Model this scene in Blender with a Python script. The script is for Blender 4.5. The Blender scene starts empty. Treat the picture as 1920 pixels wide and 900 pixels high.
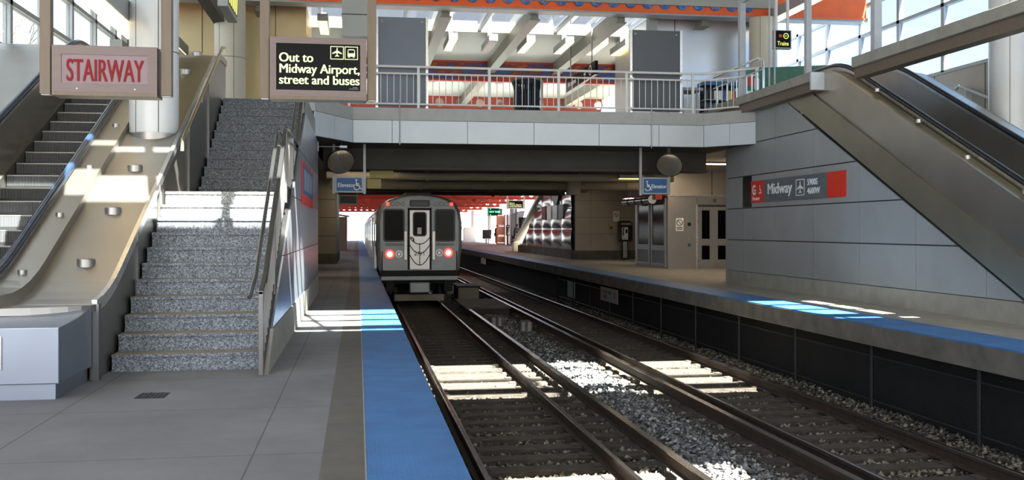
import bpy, math, random
import numpy as np
from mathutils import Vector, Matrix
random.seed(7)
S = bpy.context.scene
COL = S.collection
PI = math.pi

# ------------------------------------------------------------------ camera, sky, sun, exposure
cam = bpy.data.cameras.new('camera')
cam.sensor_width = 36.0
cam.lens = 1850.0 / 1920.0 * 36.0
cam.shift_y = -20.0 / 1920.0
cam.clip_end = 2000
camo = bpy.data.objects.new('camera', cam)
camo.location = (0, 0, 1.48)
camo.rotation_euler = (PI / 2, 0, -math.atan(289.0 / 1850.0))
COL.objects.link(camo)
S.camera = camo
S.view_settings.view_transform = 'Standard'
S.view_settings.look = 'None'
S.view_settings.gamma = 1.0
S.view_settings.use_curve_mapping = False
S.view_settings.exposure = 1.0

SUN_DIR = Vector((-0.24, 1.0, -1.0)).normalized()      # the way the sunlight travels
W = bpy.data.worlds.new('world'); S.world = W
W.use_nodes = True
wn = W.node_tree.nodes; wl = W.node_tree.links
wn.clear()
sky = wn.new('ShaderNodeTexSky'); sky.sky_type = 'NISHITA'
sky.sun_disc = False
sky.sun_elevation = math.radians(44)
sky.sun_rotation = math.radians(194)
sky.air_density = 0.7; sky.dust_density = 1.5
bg = wn.new('ShaderNodeBackground'); bg.inputs[1].default_value = 0.30
mixw = wn.new('ShaderNodeMix'); mixw.data_type = 'RGBA'
mixw.inputs[0].default_value = 0.55
mixw.inputs[7].default_value = (5.0, 5.2, 5.4, 1)
wo = wn.new('ShaderNodeOutputWorld')
wl.new(sky.outputs[0], mixw.inputs[6]); wl.new(mixw.outputs[2], bg.inputs[0]); wl.new(bg.outputs[0], wo.inputs[0])
sl = bpy.data.lights.new('sun', 'SUN'); sl.energy = 54.0; sl.angle = math.radians(0.53); sl.color = (1, 0.95, 0.88)
so = bpy.data.objects.new('sun', sl); COL.objects.link(so)
so.rotation_euler = SUN_DIR.to_track_quat('-Z', 'Y').to_euler()
so.location = (5, -20, 30)

# ------------------------------------------------------------------ materials
def lin(h):
    h = h.lstrip('#'); o = []
    for i in (0, 2, 4):
        c = int(h[i:i+2], 16) / 255.0
        o.append(c / 12.92 if c <= 0.04045 else ((c + 0.055) / 1.055) ** 2.4)
    return (*o, 1.0)

class MT:
    def __init__(s, name):
        s.m = bpy.data.materials.new(name); s.m.use_nodes = True
        s.n = s.m.node_tree.nodes; s.l = s.m.node_tree.links
        s.b = s.n['Principled BSDF']
        s.tc = s.n.new('ShaderNodeTexCoord')
    def map(s, scale=(1, 1, 1), rot=(0, 0, 0), src='Object'):
        mp = s.n.new('ShaderNodeMapping'); mp.inputs['Scale'].default_value = scale; mp.inputs['Rotation'].default_value = rot
        s.l.new(s.tc.outputs[src], mp.inputs[0]); return mp.outputs[0]
    def noise(s, scale, detail=3, vec=None, rough=0.55):
        t = s.n.new('ShaderNodeTexNoise'); t.inputs['Scale'].default_value = scale; t.inputs['Detail'].default_value = detail
        t.inputs['Roughness'].default_value = rough
        s.l.new(vec if vec else s.tc.outputs['Object'], t.inputs['Vector']); return t.outputs['Fac']
    def ramp(s, fac, stops, interp='LINEAR'):
        r = s.n.new('ShaderNodeValToRGB'); r.color_ramp.interpolation = interp
        e = r.color_ramp.elements
        while len(e) < len(stops): e.new(0.5)
        for i, (p, c) in enumerate(stops): e[i].position = p; e[i].color = c
        s.l.new(fac, r.inputs[0]); return r.outputs[0]
    def bump(s, h, strength=0.3, dist=0.01):
        b = s.n.new('ShaderNodeBump'); b.inputs['Strength'].default_value = strength; b.inputs['Distance'].default_value = dist
        s.l.new(h, b.inputs['Height']); s.l.new(b.outputs[0], s.b.inputs['Normal'])
    def math(s, op, a, b=None):
        m = s.n.new('ShaderNodeMath'); m.operation = op
        for i, x in enumerate((a, b)):
            if x is None: continue
            if isinstance(x, (int, float)): m.inputs[i].default_value = x
            else: s.l.new(x, m.inputs[i])
        return m.outputs[0]

def shade(c, k): return (min(1, c[0]*k), min(1, c[1]*k), min(1, c[2]*k), 1)

def mat(name, hexc, rough=0.5, metal=0.0, var=0.12, scale=6, stretch=(1, 1, 1), bump=0.0, bscale=None, spec=None):
    t = MT(name); c = lin(hexc)
    f = t.noise(scale, 4, t.map(stretch))
    t.l.new(t.ramp(f, [(0.3, shade(c, 1 - var)), (0.7, shade(c, 1 + var))]), t.b.inputs['Base Color'])
    t.b.inputs['Roughness'].default_value = rough; t.b.inputs['Metallic'].default_value = metal
    if spec is not None: t.b.inputs['Specular IOR Level'].default_value = spec
    if bump: t.bump(t.noise(bscale or scale * 6, 3), bump, 0.01)
    return t.m

def brushed(name, hexc, rough=0.36, stretch=(60, 60, 2), var=0.06):
    t = MT(name); c = lin(hexc)
    f = t.noise(3, 3, t.map(stretch)); g = t.noise(1.3, 2)
    t.l.new(t.ramp(g, [(0.3, shade(c, 1 - var)), (0.7, shade(c, 1 + var))]), t.b.inputs['Base Color'])
    t.b.inputs['Metallic'].default_value = 0.95
    r = t.math('ADD', t.math('MULTIPLY', f, 0.14), rough - 0.07)
    t.l.new(r, t.b.inputs['Roughness'])
    t.bump(f, 0.03, 0.004)
    return t.m

def emis(name, hexc, strength, base=None):
    t = MT(name); c = lin(hexc)
    t.b.inputs['Base Color'].default_value = lin(base) if base else c
    f = t.noise(3, 2)
    t.l.new(t.ramp(f, [(0.3, shade(c, 0.93)), (0.7, c)]), t.b.inputs['Emission Color'])
    t.b.inputs['Emission Strength'].default_value = strength
    t.b.inputs['Roughness'].default_value = 0.3
    return t.m

def glass(name, tint='#f4f8f8', gl=0.08):
    m = bpy.data.materials.new(name); m.use_nodes = True; n = m.node_tree.nodes; l = m.node_tree.links
    n.clear()
    tr = n.new('ShaderNodeBsdfTransparent'); tr.inputs[0].default_value = lin(tint)
    g = n.new('ShaderNodeBsdfGlossy'); g.inputs['Roughness'].default_value = 0.03
    mx = n.new('ShaderNodeMixShader'); fr = n.new('ShaderNodeLayerWeight'); fr.inputs['Blend'].default_value = 0.5
    pw = n.new('ShaderNodeMath'); pw.operation = 'POWER'; pw.inputs[1].default_value = 4.0
    mm = n.new('ShaderNodeMath'); mm.operation = 'MULTIPLY_ADD'; mm.inputs[1].default_value = 0.6; mm.inputs[2].default_value = gl * 0.35
    o = n.new('ShaderNodeOutputMaterial')
    l.new(fr.outputs['Facing'], pw.inputs[0]); l.new(pw.outputs[0], mm.inputs[0]); l.new(mm.outputs[0], mx.inputs[0])
    l.new(tr.outputs[0], mx.inputs[1]); l.new(g.outputs[0], mx.inputs[2]); l.new(mx.outputs[0], o.inputs[0])
    return m

M = {}
M['steel'] = brushed('stainless steel', '#aca9a4', 0.38)
M['steel_h'] = brushed('stainless steel brushed along', '#b4afa6', 0.34, (2, 40, 60))
M['steel_dark'] = brushed('dull stainless', '#8f8c86', 0.42)
M['steel_gold'] = brushed('warm stainless', '#b5a683', 0.36)
M['steel_cool'] = brushed('cool stainless', '#98a0ae', 0.36)
M['stringer'] = brushed('dull warm stainless', '#a39d8c', 0.42)
M['rail_st'] = brushed('grey brown stainless rail', '#7c7b79', 0.34, (2, 40, 60))
M['beam_g'] = mat('olive grey beam paint', '#7f7d71', 0.5, 0.1, 0.05)
M['steel_bright'] = brushed('bright stainless', '#d5d5d4', 0.28)
M['quilt'] = mat('quilted stainless', '#bdbab6', 0.17, 0.95, 0.06, 1.5)
M['clad'] = mat('blue grey stainless cladding', '#b4bac2', 0.33, 0.85, 0.06, 1.2)
M['smooth_st'] = mat('smooth stainless', '#cfd3d8', 0.3, 0.85, 0.05, 1.0)
M['curb'] = mat('pale concrete curb', '#a6a7a2', 0.8, 0, 0.08, 4)
M['alu'] = mat('grey painted aluminium', '#9a9c9c', 0.45, 0.3, 0.05)
M['mullion'] = mat('pale grey mullion paint', '#a9adb0', 0.45, 0.1, 0.05)
M['panel'] = mat('pale grey wall panel', '#969896', 0.42, 0.15, 0.06, 1.2)
M['panel_w'] = mat('white grey fascia panel', '#c3c9cd', 0.4, 0.1, 0.04, 1.5)
M['gap'] = mat('dark joint', '#3c3c3a', 0.8)
M['concrete'] = mat('concrete', '#918d83', 0.85, 0, 0.14, 3, bump=0.2)
M['concrete_d'] = mat('weathered dark concrete', '#5a564f', 0.9, 0, 0.3, 3, bump=0.3)
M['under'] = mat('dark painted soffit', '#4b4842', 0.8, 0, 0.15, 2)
M['pit'] = mat('near black platform wall', '#191817', 0.9, 0, 0.3, 2)  # near black base colour for the walls below the platform edges
M['tan'] = mat('tan wall panel', '#a39d92', 0.4, 0.35, 0.08, 1.0)
M['block'] = mat('tan block wall', '#8d8675', 0.8, 0, 0.08, 2)
M['white'] = mat('white paint', '#d8d8d4', 0.5, 0, 0.04)
M['offw'] = mat('off white column cladding', '#cfd2d3', 0.32, 0.05, 0.03, 2)
M['cream'] = mat('cream column', '#c5bfae', 0.4, 0, 0.04, 2)
M['orange'] = mat('orange beam paint', '#ea6524', 0.5, 0, 0.06, 3)
M['red'] = mat('red oxide beam paint', '#a02c19', 0.55, 0, 0.12, 3)
M['red_d'] = mat('dark red frieze', '#72230f', 0.6, 0, 0.15, 3)
M['sign_red'] = mat('sign red', '#d0301c', 0.45, 0, 0.05)
M['sign_grey'] = mat('sign grey', '#5d6266', 0.45, 0, 0.05)
M['sign_blue'] = mat('sign blue', '#1e5a8c', 0.45, 0, 0.06)
M['sign_black'] = mat('sign black', '#0a0b0a', 0.3, 0, 0.1, spec=0.1)
M['letter_w'] = mat('white lettering', '#e6e8e8', 0.5, 0, 0.03)
M['letter_k'] = mat('black lettering', '#151515', 0.5)
M['letter_r'] = mat('red lettering', '#84040f', 0.4, 0, 0.05, spec=0.2)
M['bronze'] = mat('bronze anodised frame', '#6f625e', 0.42, 0.5, 0.06, 3, (1, 1, 8))
M['bronze_d'] = mat('brown anodised post', '#6a5e50', 0.42, 0.5, 0.08, 3, (8, 8, 1))
M['pink'] = mat('pinkish sign face', '#927e80', 0.3, 0, 0.06, 2, spec=0.2)
M['gray_panel'] = mat('blue grey display back', '#6d7480', 0.5, 0.2, 0.04, 2)
M['gray_panel2'] = mat('charcoal display back', '#575a5f', 0.5, 0.2, 0.05, 30)
M['rubber'] = mat('black handrail rubber', '#15181d', 0.28, 0, 0.1, spec=0.7)
M['rubber_b'] = mat('blue black handrail rubber', '#1b2c44', 0.25, 0, 0.1, spec=0.8)
M['tread'] = mat('worn stair tread', '#8a7f6e', 0.8, 0, 0.12, 8)
M['slate'] = mat('dark slate paver', '#5a564f', 0.7, 0, 0.15, 4)
M['rust'] = mat('rail brown rust', '#3a2d23', 0.7, 0.3, 0.3, 12)
M['railtop'] = mat('worn rail head', '#8f8c8a', 0.24, 1.0, 0.1, 4)
M['train'] = mat('train grey front', '#8b9091', 0.42, 0.35, 0.08, 2)
M['train_st'] = brushed('train stainless side', '#a9abad', 0.25, (2, 2, 80))
M['train_dk'] = mat('train underframe', '#1d1c1b', 0.7, 0.2, 0.2)
M['train_roof'] = mat('train roof', '#545452', 0.6, 0.2, 0.1)
M['black'] = mat('black enamel', '#101112', 0.4, 0, 0.1)
M['darkglass'] = mat('dark window glass', '#07090a', 0.06, 0, 0.1, spec=0.03)
M['midglass'] = mat('grey window glass', '#272b28', 0.1, 0, 0.3, 2, spec=0.05)
M['mirror'] = mat('convex mirror', '#b8ac98', 0.22, 0.75, 0.03)
M['chrome'] = mat('polished chrome', '#d8d8d8', 0.12, 1.0, 0.03)
M['can'] = mat('blue black can paint', '#1f2730', 0.4, 0.2, 0.08)
M['wood_or'] = mat('orange timber frame', '#c8773a', 0.5, 0, 0.1)
M['pane_or'] = mat('pale pink poster', '#dd9a84', 0.4, 0, 0.08)
M['pane_pk'] = mat('frosted pane', '#b9a9a4', 0.3, 0, 0.1)
M['coat'] = mat('dark coat cloth', '#15171c', 0.85, 0, 0.15)
M['coat2'] = mat('brown coat cloth', '#4a2f2c', 0.85, 0, 0.15)
M['skin'] = mat('skin', '#8a6250', 0.6, 0, 0.05)
M['green'] = mat('green kiosk board', '#2f6a58', 0.45, 0, 0.12)
M['yellow'] = mat('yellowed plastic', '#b3a25c', 0.5, 0, 0.06)
M['fence'] = mat('dark galvanised wire', '#2b2c2d', 0.6, 0.5, 0.1)
M['sash'] = mat('dull sign plate', '#8c9192', 0.6, 0.1, 0.1)
M['bark'] = mat('bare bark', '#5b4f45', 0.9, 0, 0.2)
M['bldg'] = mat('pale building', '#c9c9c6', 0.8, 0, 0.05)
M['ground'] = mat('outside paving', '#55544f', 0.9, 0, 0.1, 0.3)
M['warm'] = emis('fluorescent diffuser', '#ffe0ac', 1.1)
M['warm_y'] = emis('yellow fluorescent diffuser', '#ffdc7c', 1.7)
M['soffit_fill'] = emis('added soffit fill glow', '#ffe6c8', 15.0)  # glow of the added fill panels under the bridge
M['unlit'] = mat('unlit diffuser', '#8c7d74', 0.4)
M['lred'] = emis('red tail lamp', '#ff2a1c', 3.0)
M['lpink'] = emis('hot lamp core', '#ffd0c0', 4.0)
M['lgreen'] = emis('green led text', '#30f090', 1.6)
M['lyel'] = emis('backlit pale green lettering', '#dbe6a2', 0.5)
M['lyel2'] = emis('yellow led text', '#d8d860', 0.8)
M['lamp_off'] = mat('dark lamp lens', '#2b2a2a', 0.15)
M['ring'] = mat('pale lamp ring', '#c8c8c4', 0.3, 0.3)
M['glass'] = glass('window glass')
M['glass_f'] = glass('sun dimming skylight glass', '#c6c6c4')  # grey tint added to dim the sun coming through the mezzanine skylight
M['wall_g'] = mat('grey wall panel', '#7f7e7c', 0.5, 0.1, 0.06, 1)
M['glass_b'] = glass('blue tinted window glass', '#d2e5f7', 0.1)
M['leaf'] = mat('evergreen', '#45573c', 0.9, 0, 0.3)

def m_granite():
    t = MT('speckled granite')
    v = t.n.new('ShaderNodeTexVoronoi'); v.inputs['Scale'].default_value = 85
    t.l.new(t.tc.outputs['Object'], v.inputs['Vector'])
    bw = t.n.new('ShaderNodeSeparateColor'); t.l.new(v.outputs['Color'], bw.inputs[0])
    f = t.noise(30, 3)
    g = t.math('ADD', t.math('MULTIPLY', bw.outputs[0], 0.75), t.math('MULTIPLY', f, 0.25))
    t.l.new(t.ramp(g, [(0.2, lin('#4a4e53')), (0.45, lin('#6e747b')), (0.7, lin('#858c93')), (0.9, lin('#a9afb5'))]), t.b.inputs['Base Color'])
    t.b.inputs['Roughness'].default_value = 0.55
    return t.m
M['granite'] = m_granite()

def m_tactile():
    t = MT('blue truncated dome paving')
    sp = t.n.new('ShaderNodeSeparateXYZ'); t.l.new(t.tc.outputs['Object'], sp.inputs[0])
    k = 2 * PI / 0.06
    sx = t.math('SINE', t.math('MULTIPLY', sp.outputs[0], k)); sy = t.math('SINE', t.math('MULTIPLY', sp.outputs[1], k))
    h = t.math('MULTIPLY', sx, sy)
    h2 = t.math('MINIMUM', t.math('MAXIMUM', t.math('MULTIPLY', h, 1.6), 0.0), 0.8)
    f = t.noise(2.2, 5); d = t.noise(9, 5, rough=0.7)
    col = t.ramp(f, [(0.3, lin('#265d94')), (0.7, lin('#3673ac'))])
    mx = t.n.new('ShaderNodeMix'); mx.data_type = 'RGBA'
    dm = t.ramp(d, [(0.66, (0, 0, 0, 1)), (0.78, (1, 1, 1, 1))])
    t.l.new(dm, mx.inputs[0]); t.l.new(col, mx.inputs[6]); mx.inputs[7].default_value = lin('#56789a')
    t.l.new(mx.outputs[2], t.b.inputs['Base Color'])
    t.b.inputs['Roughness'].default_value = 0.5
    t.bump(h2, 0.6, 0.006)
    return t.m
M['tactile'] = m_tactile()

def m_platform():
    t = MT('grey platform paving')
    f = t.noise(0.9, 5, rough=0.65); g = t.noise(60, 2)
    c = t.ramp(f, [(0.3, lin('#6a696a')), (0.7, lin('#7d7c7d'))])
    mx = t.n.new('ShaderNodeMix'); mx.data_type = 'RGBA'; mx.blend_type = 'MULTIPLY'; mx.inputs[0].default_value = 0.35
    t.l.new(c, mx.inputs[6]); t.l.new(t.ramp(g, [(0.3, (0.75, 0.75, 0.75, 1)), (0.7, (1, 1, 1, 1))]), mx.inputs[7])
    # expansion joints
    br = t.n.new('ShaderNodeTexBrick'); br.inputs['Scale'].default_value = 1.0
    br.inputs['Mortar Size'].default_value = 0.006; br.inputs['Brick Width'].default_value = 1.7; br.inputs['Row Height'].default_value = 1.75
    br.offset = 0.0
    br.inputs['Color1'].default_value = (1, 1, 1, 1); br.inputs['Color2'].default_value = (0.96, 0.96, 0.96, 1); br.inputs['Mortar'].default_value = (0.45, 0.43, 0.4, 1)
    mp = t.n.new('ShaderNodeMapping'); mp.inputs['Location'].default_value = (0.68, 0.35, 0)
    t.l.new(t.tc.outputs['Object'], mp.inputs[0]); t.l.new(mp.outputs[0], br.inputs['Vector'])
    m2 = t.n.new('ShaderNodeMix'); m2.data_type = 'RGBA'; m2.blend_type = 'MULTIPLY'; m2.inputs[0].default_value = 1.0
    t.l.new(mx.outputs[2], m2.inputs[6]); t.l.new(br.outputs['Color'], m2.inputs[7])
    t.l.new(m2.outputs[2], t.b.inputs['Base Color'])
    t.b.inputs['Roughness'].default_value = 0.75
    t.bump(g, 0.15, 0.004)
    return t.m
M['platform'] = m_platform()

def m_steps():
    t = MT('ribbed escalator step')
    w = t.n.new('ShaderNodeTexWave'); w.wave_type = 'BANDS'; w.bands_direction = 'X'; w.inputs['Scale'].default_value = 16
    t.l.new(t.tc.outputs['Object'], w.inputs['Vector'])
    f = t.noise(4, 3)
    t.l.new(t.ramp(w.outputs['Fac'], [(0.1, lin('#1d1e20')), (0.6, lin('#77797a'))]), t.b.inputs['Base Color'])
    t.b.inputs['Metallic'].default_value = 0.6; t.b.inputs['Roughness'].default_value = 0.45
    t.bump(w.outputs['Fac'], 0.7, 0.008)
    return t.m
M['estep'] = m_steps()

def m_tie():
    t = MT('creosoted timber')
    f = t.noise(3, 5, t.map((2, 14, 10)))
    t.l.new(t.ramp(f, [(0.3, lin('#2a241e')), (0.7, lin('#4c443a'))]), t.b.inputs['Base Color'])
    t.b.inputs['Roughness'].default_value = 0.9; t.bump(f, 0.4, 0.01)
    return t.m
M['tie'] = m_tie()

def m_rock():
    t = MT('crushed limestone')
    v = t.n.new('ShaderNodeTexVoronoi'); v.inputs['Scale'].default_value = 17
    t.l.new(t.tc.outputs['Object'], v.inputs['Vector'])
    bw = t.n.new('ShaderNodeSeparateColor'); t.l.new(v.outputs['Color'], bw.inputs[0])
    sp = t.n.new('ShaderNodeSeparateXYZ'); t.l.new(t.tc.outputs['Object'], sp.inputs[0])
    # clean grey stone lies in the middle between the tracks, brake-dust browned stone in the tracks
    d = t.math('ABSOLUTE', t.math('SUBTRACT', sp.outputs[0], 4.15))
    k = t.ramp(t.math('ADD', t.math('MULTIPLY', d, 0.6), t.math('MULTIPLY', t.noise(1.5, 3), 0.4)), [(0.35, (0, 0, 0, 1)), (0.75, (1, 1, 1, 1))])
    a = t.ramp(bw.outputs[0], [(0.1, lin('#3a3a39')), (0.6, lin('#646463')), (0.95, lin('#9c9c99'))])
    b = t.ramp(bw.outputs[0], [(0.1, lin('#2c2822')), (0.6, lin('#5a5347')), (0.95, lin('#8f8675'))])
    mx = t.n.new('ShaderNodeMix'); mx.data_type = 'RGBA'
    t.l.new(k, mx.inputs[0]); t.l.new(a, mx.inputs[6]); t.l.new(b, mx.inputs[7])
    t.l.new(mx.outputs[2], t.b.inputs['Base Color']); t.b.inputs['Roughness'].default_value = 0.9
    return t.m
M['rock'] = m_rock()

def m_mural():
    t = MT('painted mural')
    f = t.noise(1.6, 6, t.map((1, 1, 2.2)), 0.7)
    t.l.new(t.ramp(f, [(0.28, lin('#1c2f66')), (0.42, lin('#34487c')), (0.50, lin('#57302f')), (0.56, lin('#6d2a1c')), (0.62, lin('#a35028')), (0.7, lin('#5d2620')), (0.8, lin('#b5803e'))]), t.b.inputs['Base Color'])
    t.b.inputs['Roughness'].default_value = 0.55
    return t.m
M['mural'] = m_mural()

def m_medal():
    t = MT('painted medallion')
    oi = t.n.new('ShaderNodeObjectInfo')
    mp = t.n.new('ShaderNodeMapping'); t.l.new(t.tc.outputs['Object'], mp.inputs[0])
    cb = t.n.new('ShaderNodeCombineXYZ')
    t.l.new(t.math('MULTIPLY', oi.outputs['Random'], 60.0), cb.inputs[0]); t.l.new(t.math('MULTIPLY', oi.outputs['Random'], 23.0), cb.inputs[1])
    t.l.new(cb.outputs[0], mp.inputs['Location'])
    f = t.noise(7, 3, mp.outputs[0], 0.6)
    t.l.new(t.ramp(f, [(0.36, lin('#2f63a8')), (0.50, lin('#4a8fd0')), (0.56, lin('#a8402a')), (0.64, lin('#3a3058')), (0.72, lin('#d8a850'))], 'CONSTANT'), t.b.inputs['Base Color'])
    t.b.inputs['Roughness'].default_value = 0.4
    return t.m
M['medal'] = m_medal()

def m_slats():
    t = MT('white slatted ceiling')
    w = t.n.new('ShaderNodeTexWave'); w.wave_type = 'BANDS'; w.bands_direction = 'Y'; w.inputs['Scale'].default_value = 1.6
    w.wave_profile = 'SAW'
    t.l.new(t.tc.outputs['Object'], w.inputs['Vector'])
    t.l.new(t.ramp(w.outputs['Fac'], [(0.0, lin('#716f68')), (0.12, lin('#9f9d94')), (1.0, lin('#a8a69d'))]), t.b.inputs['Base Color'])
    t.b.inputs['Roughness'].default_value = 0.6
    return t.m
M['slats'] = m_slats()

def m_mag():
    t = MT('printed covers')
    oi = t.n.new('ShaderNodeObjectInfo')
    t.l.new(t.ramp(oi.outputs['Random'], [(0, lin('#c83a34')), (0.2, lin('#e6e2d0')), (0.4, lin('#2f55a0')), (0.55, lin('#e8c540')), (0.7, lin('#2c8a60')), (0.85, lin('#30343c'))], 'CONSTANT'), t.b.inputs['Base Color'])
    f = t.noise(14, 3); t.bump(f, 0.05, 0.002)
    t.b.inputs['Roughness'].default_value = 0.35
    return t.m
M['mag'] = m_mag()

# ------------------------------------------------------------------ mesh helpers
ORG = {}
class MB:
    def __init__(s): s.v = []; s.f = []; s.mi = []
    def face(s, pts, mi=0):
        i = len(s.v); s.v += [tuple(p) for p in pts]; s.f.append(tuple(range(i, i + len(pts)))); s.mi.append(mi)
    def raw(s, vs, fs, mi=0):
        i = len(s.v); s.v += [tuple(p) for p in vs]
        for f in fs: s.f.append(tuple(i + k for k in f)); s.mi.append(mi)
        return s
    def box(s, x0, x1, y0, y1, z0, z1, mi=0):
        vs = [(x0,y0,z0),(x1,y0,z0),(x1,y1,z0),(x0,y1,z0),(x0,y0,z1),(x1,y0,z1),(x1,y1,z1),(x0,y1,z1)]
        return s.raw(vs, [(3,2,1,0),(4,5,6,7),(0,1,5,4),(1,2,6,5),(2,3,7,6),(3,0,4,7)], mi)
    def prism(s, poly, axis, a, b, mi=0):
        """polygon in the two axes that are left (x: (y,z), y: (x,z), z: (x,y)) extruded from a to b"""
        def P(p, t): return {'x': (t, p[0], p[1]), 'y': (p[0], t, p[1]), 'z': (p[0], p[1], t)}[axis]
        n = len(poly)
        ar = sum(poly[i][0]*poly[(i+1)%n][1] - poly[(i+1)%n][0]*poly[i][1] for i in range(n))
        if (ar < 0) != (axis == 'y'): poly = poly[::-1]
        if b < a: a, b = b, a
        vs = [P(p, a) for p in poly] + [P(p, b) for p in poly]
        fs = [tuple(range(n-1, -1, -1)), tuple(range(n, 2*n))] + [(i, (i+1)%n, n+(i+1)%n, n+i) for i in range(n)]
        return s.raw(vs, fs, mi)
    def tube(s, pts, r, n=8, mi=0, cap=True):
        pts = [Vector(p) for p in pts]; rr = r if isinstance(r, (list, tuple)) else [r]*len(pts)
        rings = []; up = None
        for i, p in enumerate(pts):
            d = (pts[min(i+1, len(pts)-1)] - pts[max(i-1, 0)]).normalized()
            if up is None:
                up = Vector((0,0,1)) if abs(d.z) < 0.9 else Vector((1,0,0))
            sx = d.cross(up).normalized(); uy = sx.cross(d).normalized(); up = uy
            rings.append([p + (sx*math.cos(2*PI*k/n) + uy*math.sin(2*PI*k/n))*rr[i] for k in range(n)])
        vs = [q for r_ in rings for q in r_]; fs = []
        for i in range(len(pts)-1):
            for k in range(n):
                fs.append((i*n+k, i*n+(k+1)%n, (i+1)*n+(k+1)%n, (i+1)*n+k))
        if cap: fs.append(tuple(range(n-1, -1, -1))); fs.append(tuple(range((len(pts)-1)*n, len(pts)*n)))
        return s.raw(vs, fs, mi)
    def cyl(s, p0, p1, r, n=16, mi=0): return s.tube([p0, p1], r, n, mi)
    def lathe(s, prof, c, n=32, mi=0):
        vs = []; fs = []
        for r, z in prof:
            for k in range(n): vs.append((c[0]+r*math.cos(2*PI*k/n), c[1]+r*math.sin(2*PI*k/n), c[2]+z))
        for i in range(len(prof)-1):
            for k in range(n): fs.append((i*n+k, i*n+(k+1)%n, (i+1)*n+(k+1)%n, (i+1)*n+k))
        fs.append(tuple(range(n-1, -1, -1))); fs.append(tuple(range((len(prof)-1)*n, len(prof)*n)))
        return s.raw(vs, fs, mi)
    def ribbon(s, x0, x1, low, high, mi=0):
        """solid between two (y,z) polylines, from x0 to x1"""
        n = len(low); vs = []
        for (yl, zl), (yh, zh) in zip(low, high): vs += [(x0,yl,zl),(x1,yl,zl),(x1,yh,zh),(x0,yh,zh)]
        fs = [(3,2,1,0), (4*n-4,4*n-3,4*n-2,4*n-1)]
        for i in range(n-1):
            a, b = 4*i, 4*i+4
            fs += [(a+1,a+2,b+2,b+1), (a+3,a,b,b+3), (a+2,a+3,b+3,b+2), (a,a+1,b+1,b)]
        return s.raw(vs, fs, mi)
    def holed(s, x0, x1, y0, y1, z0, z1, cs, zc, r, mi=0):
        """plate facing -y with round holes through it"""
        b = [x0] + [(cs[i]+cs[i+1])/2 for i in range(len(cs)-1)] + [x1]
        N = 16
        for i, c in enumerate(cs):
            l, rr = b[i], b[i+1]; rect = []
            for k in range(4): rect.append((rr, z0 + (z1-z0)*(k/4)))
            for k in range(4): rect.append((rr + (l-rr)*(k/4), z1))
            for k in range(4): rect.append((l, z1 + (z0-z1)*(k/4)))
            for k in range(4): rect.append((l + (rr-l)*(k/4), z0))
            circ = []
            for k in range(N):
                a = -PI/4 + 2*PI*k/N
                circ.append((c + r*math.cos(a), zc + r*math.sin(a)))
            vs = [(p[0],y0,p[1]) for p in rect]+[(p[0],y0,p[1]) for p in circ]+[(p[0],y1,p[1]) for p in rect]+[(p[0],y1,p[1]) for p in circ]
            fs = []
            for k in range(N):
                j = (k+1) % N
                fs += [(k,j,N+j,N+k), (2*N+j,2*N+k,3*N+k,3*N+j), (N+k,N+j,3*N+j,3*N+k)]
                fs.append((j,k,2*N+k,2*N+j))
            s.raw(vs, fs, mi)
        return s
    def build(s, name, mats, parent=None, smooth=False, bevel=0, seg=2, local=False, angle=40):
        if not isinstance(mats, (list, tuple)): mats = [mats]
        o0 = ORG.get(parent.name, (0,0,0)) if parent is not None and not local else (0,0,0)
        me = bpy.data.meshes.new(name)
        me.from_pydata([(v[0]-o0[0], v[1]-o0[1], v[2]-o0[2]) for v in s.v], [], s.f)
        for m in mats: me.materials.append(M[m] if isinstance(m, str) else m)
        if len(mats) > 1: me.polygons.foreach_set('material_index', s.mi)
        me.update()
        ob = bpy.data.objects.new(name, me); COL.objects.link(ob)
        if parent is not None: ob.parent = parent; ORG[ob.name] = o0
        else: ORG[ob.name] = (0,0,0)
        if smooth:
            me.polygons.foreach_set('use_smooth', [True]*len(me.polygons))
            try: me.set_sharp_from_angle(angle=math.radians(angle))
            except Exception: pass
        if bevel:
            b = ob.modifiers.new('bevel', 'BEVEL'); b.width = bevel; b.segments = seg; b.limit_method = 'ANGLE'; b.angle_limit = math.radians(40)
        return ob

def thing(name, label, cat, loc=(0,0,0), rz=0, group=None):
    o = bpy.data.objects.new(name, None); COL.objects.link(o)
    o.location = loc; o.rotation_euler = (0,0,rz); o.empty_display_size = 0.1
    o['label'] = label; o['category'] = cat
    if group: o['group'] = group
    ORG[o.name] = tuple(loc); return o
def tag(o, label, cat, group=None, kind=None):
    o['label'] = label; o['category'] = cat
    if group: o['group'] = group
    if kind: o['kind'] = kind
    return o
def struct(o): o['kind'] = 'structure'; return o
def center(o):
    """move a top-level mesh's origin to the foot of its bounding box"""
    me = o.data; n = len(me.vertices); a = np.empty(n*3); me.vertices.foreach_get('co', a); a = a.reshape(-1,3)
    c = (a.max(0)+a.min(0))/2; c[2] = a[:,2].min(); me.vertices.foreach_set('co', (a-c).ravel()); me.update()
    o.location = Vector(o.location)+Vector(c); ORG[o.name] = tuple(c); return o
def copy_tree(o, parent=None):
    c = o.copy(); COL.objects.link(c)
    if parent is not None: c.parent = parent
    for ch in list(o.children): copy_tree(ch, c)
    return c

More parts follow.
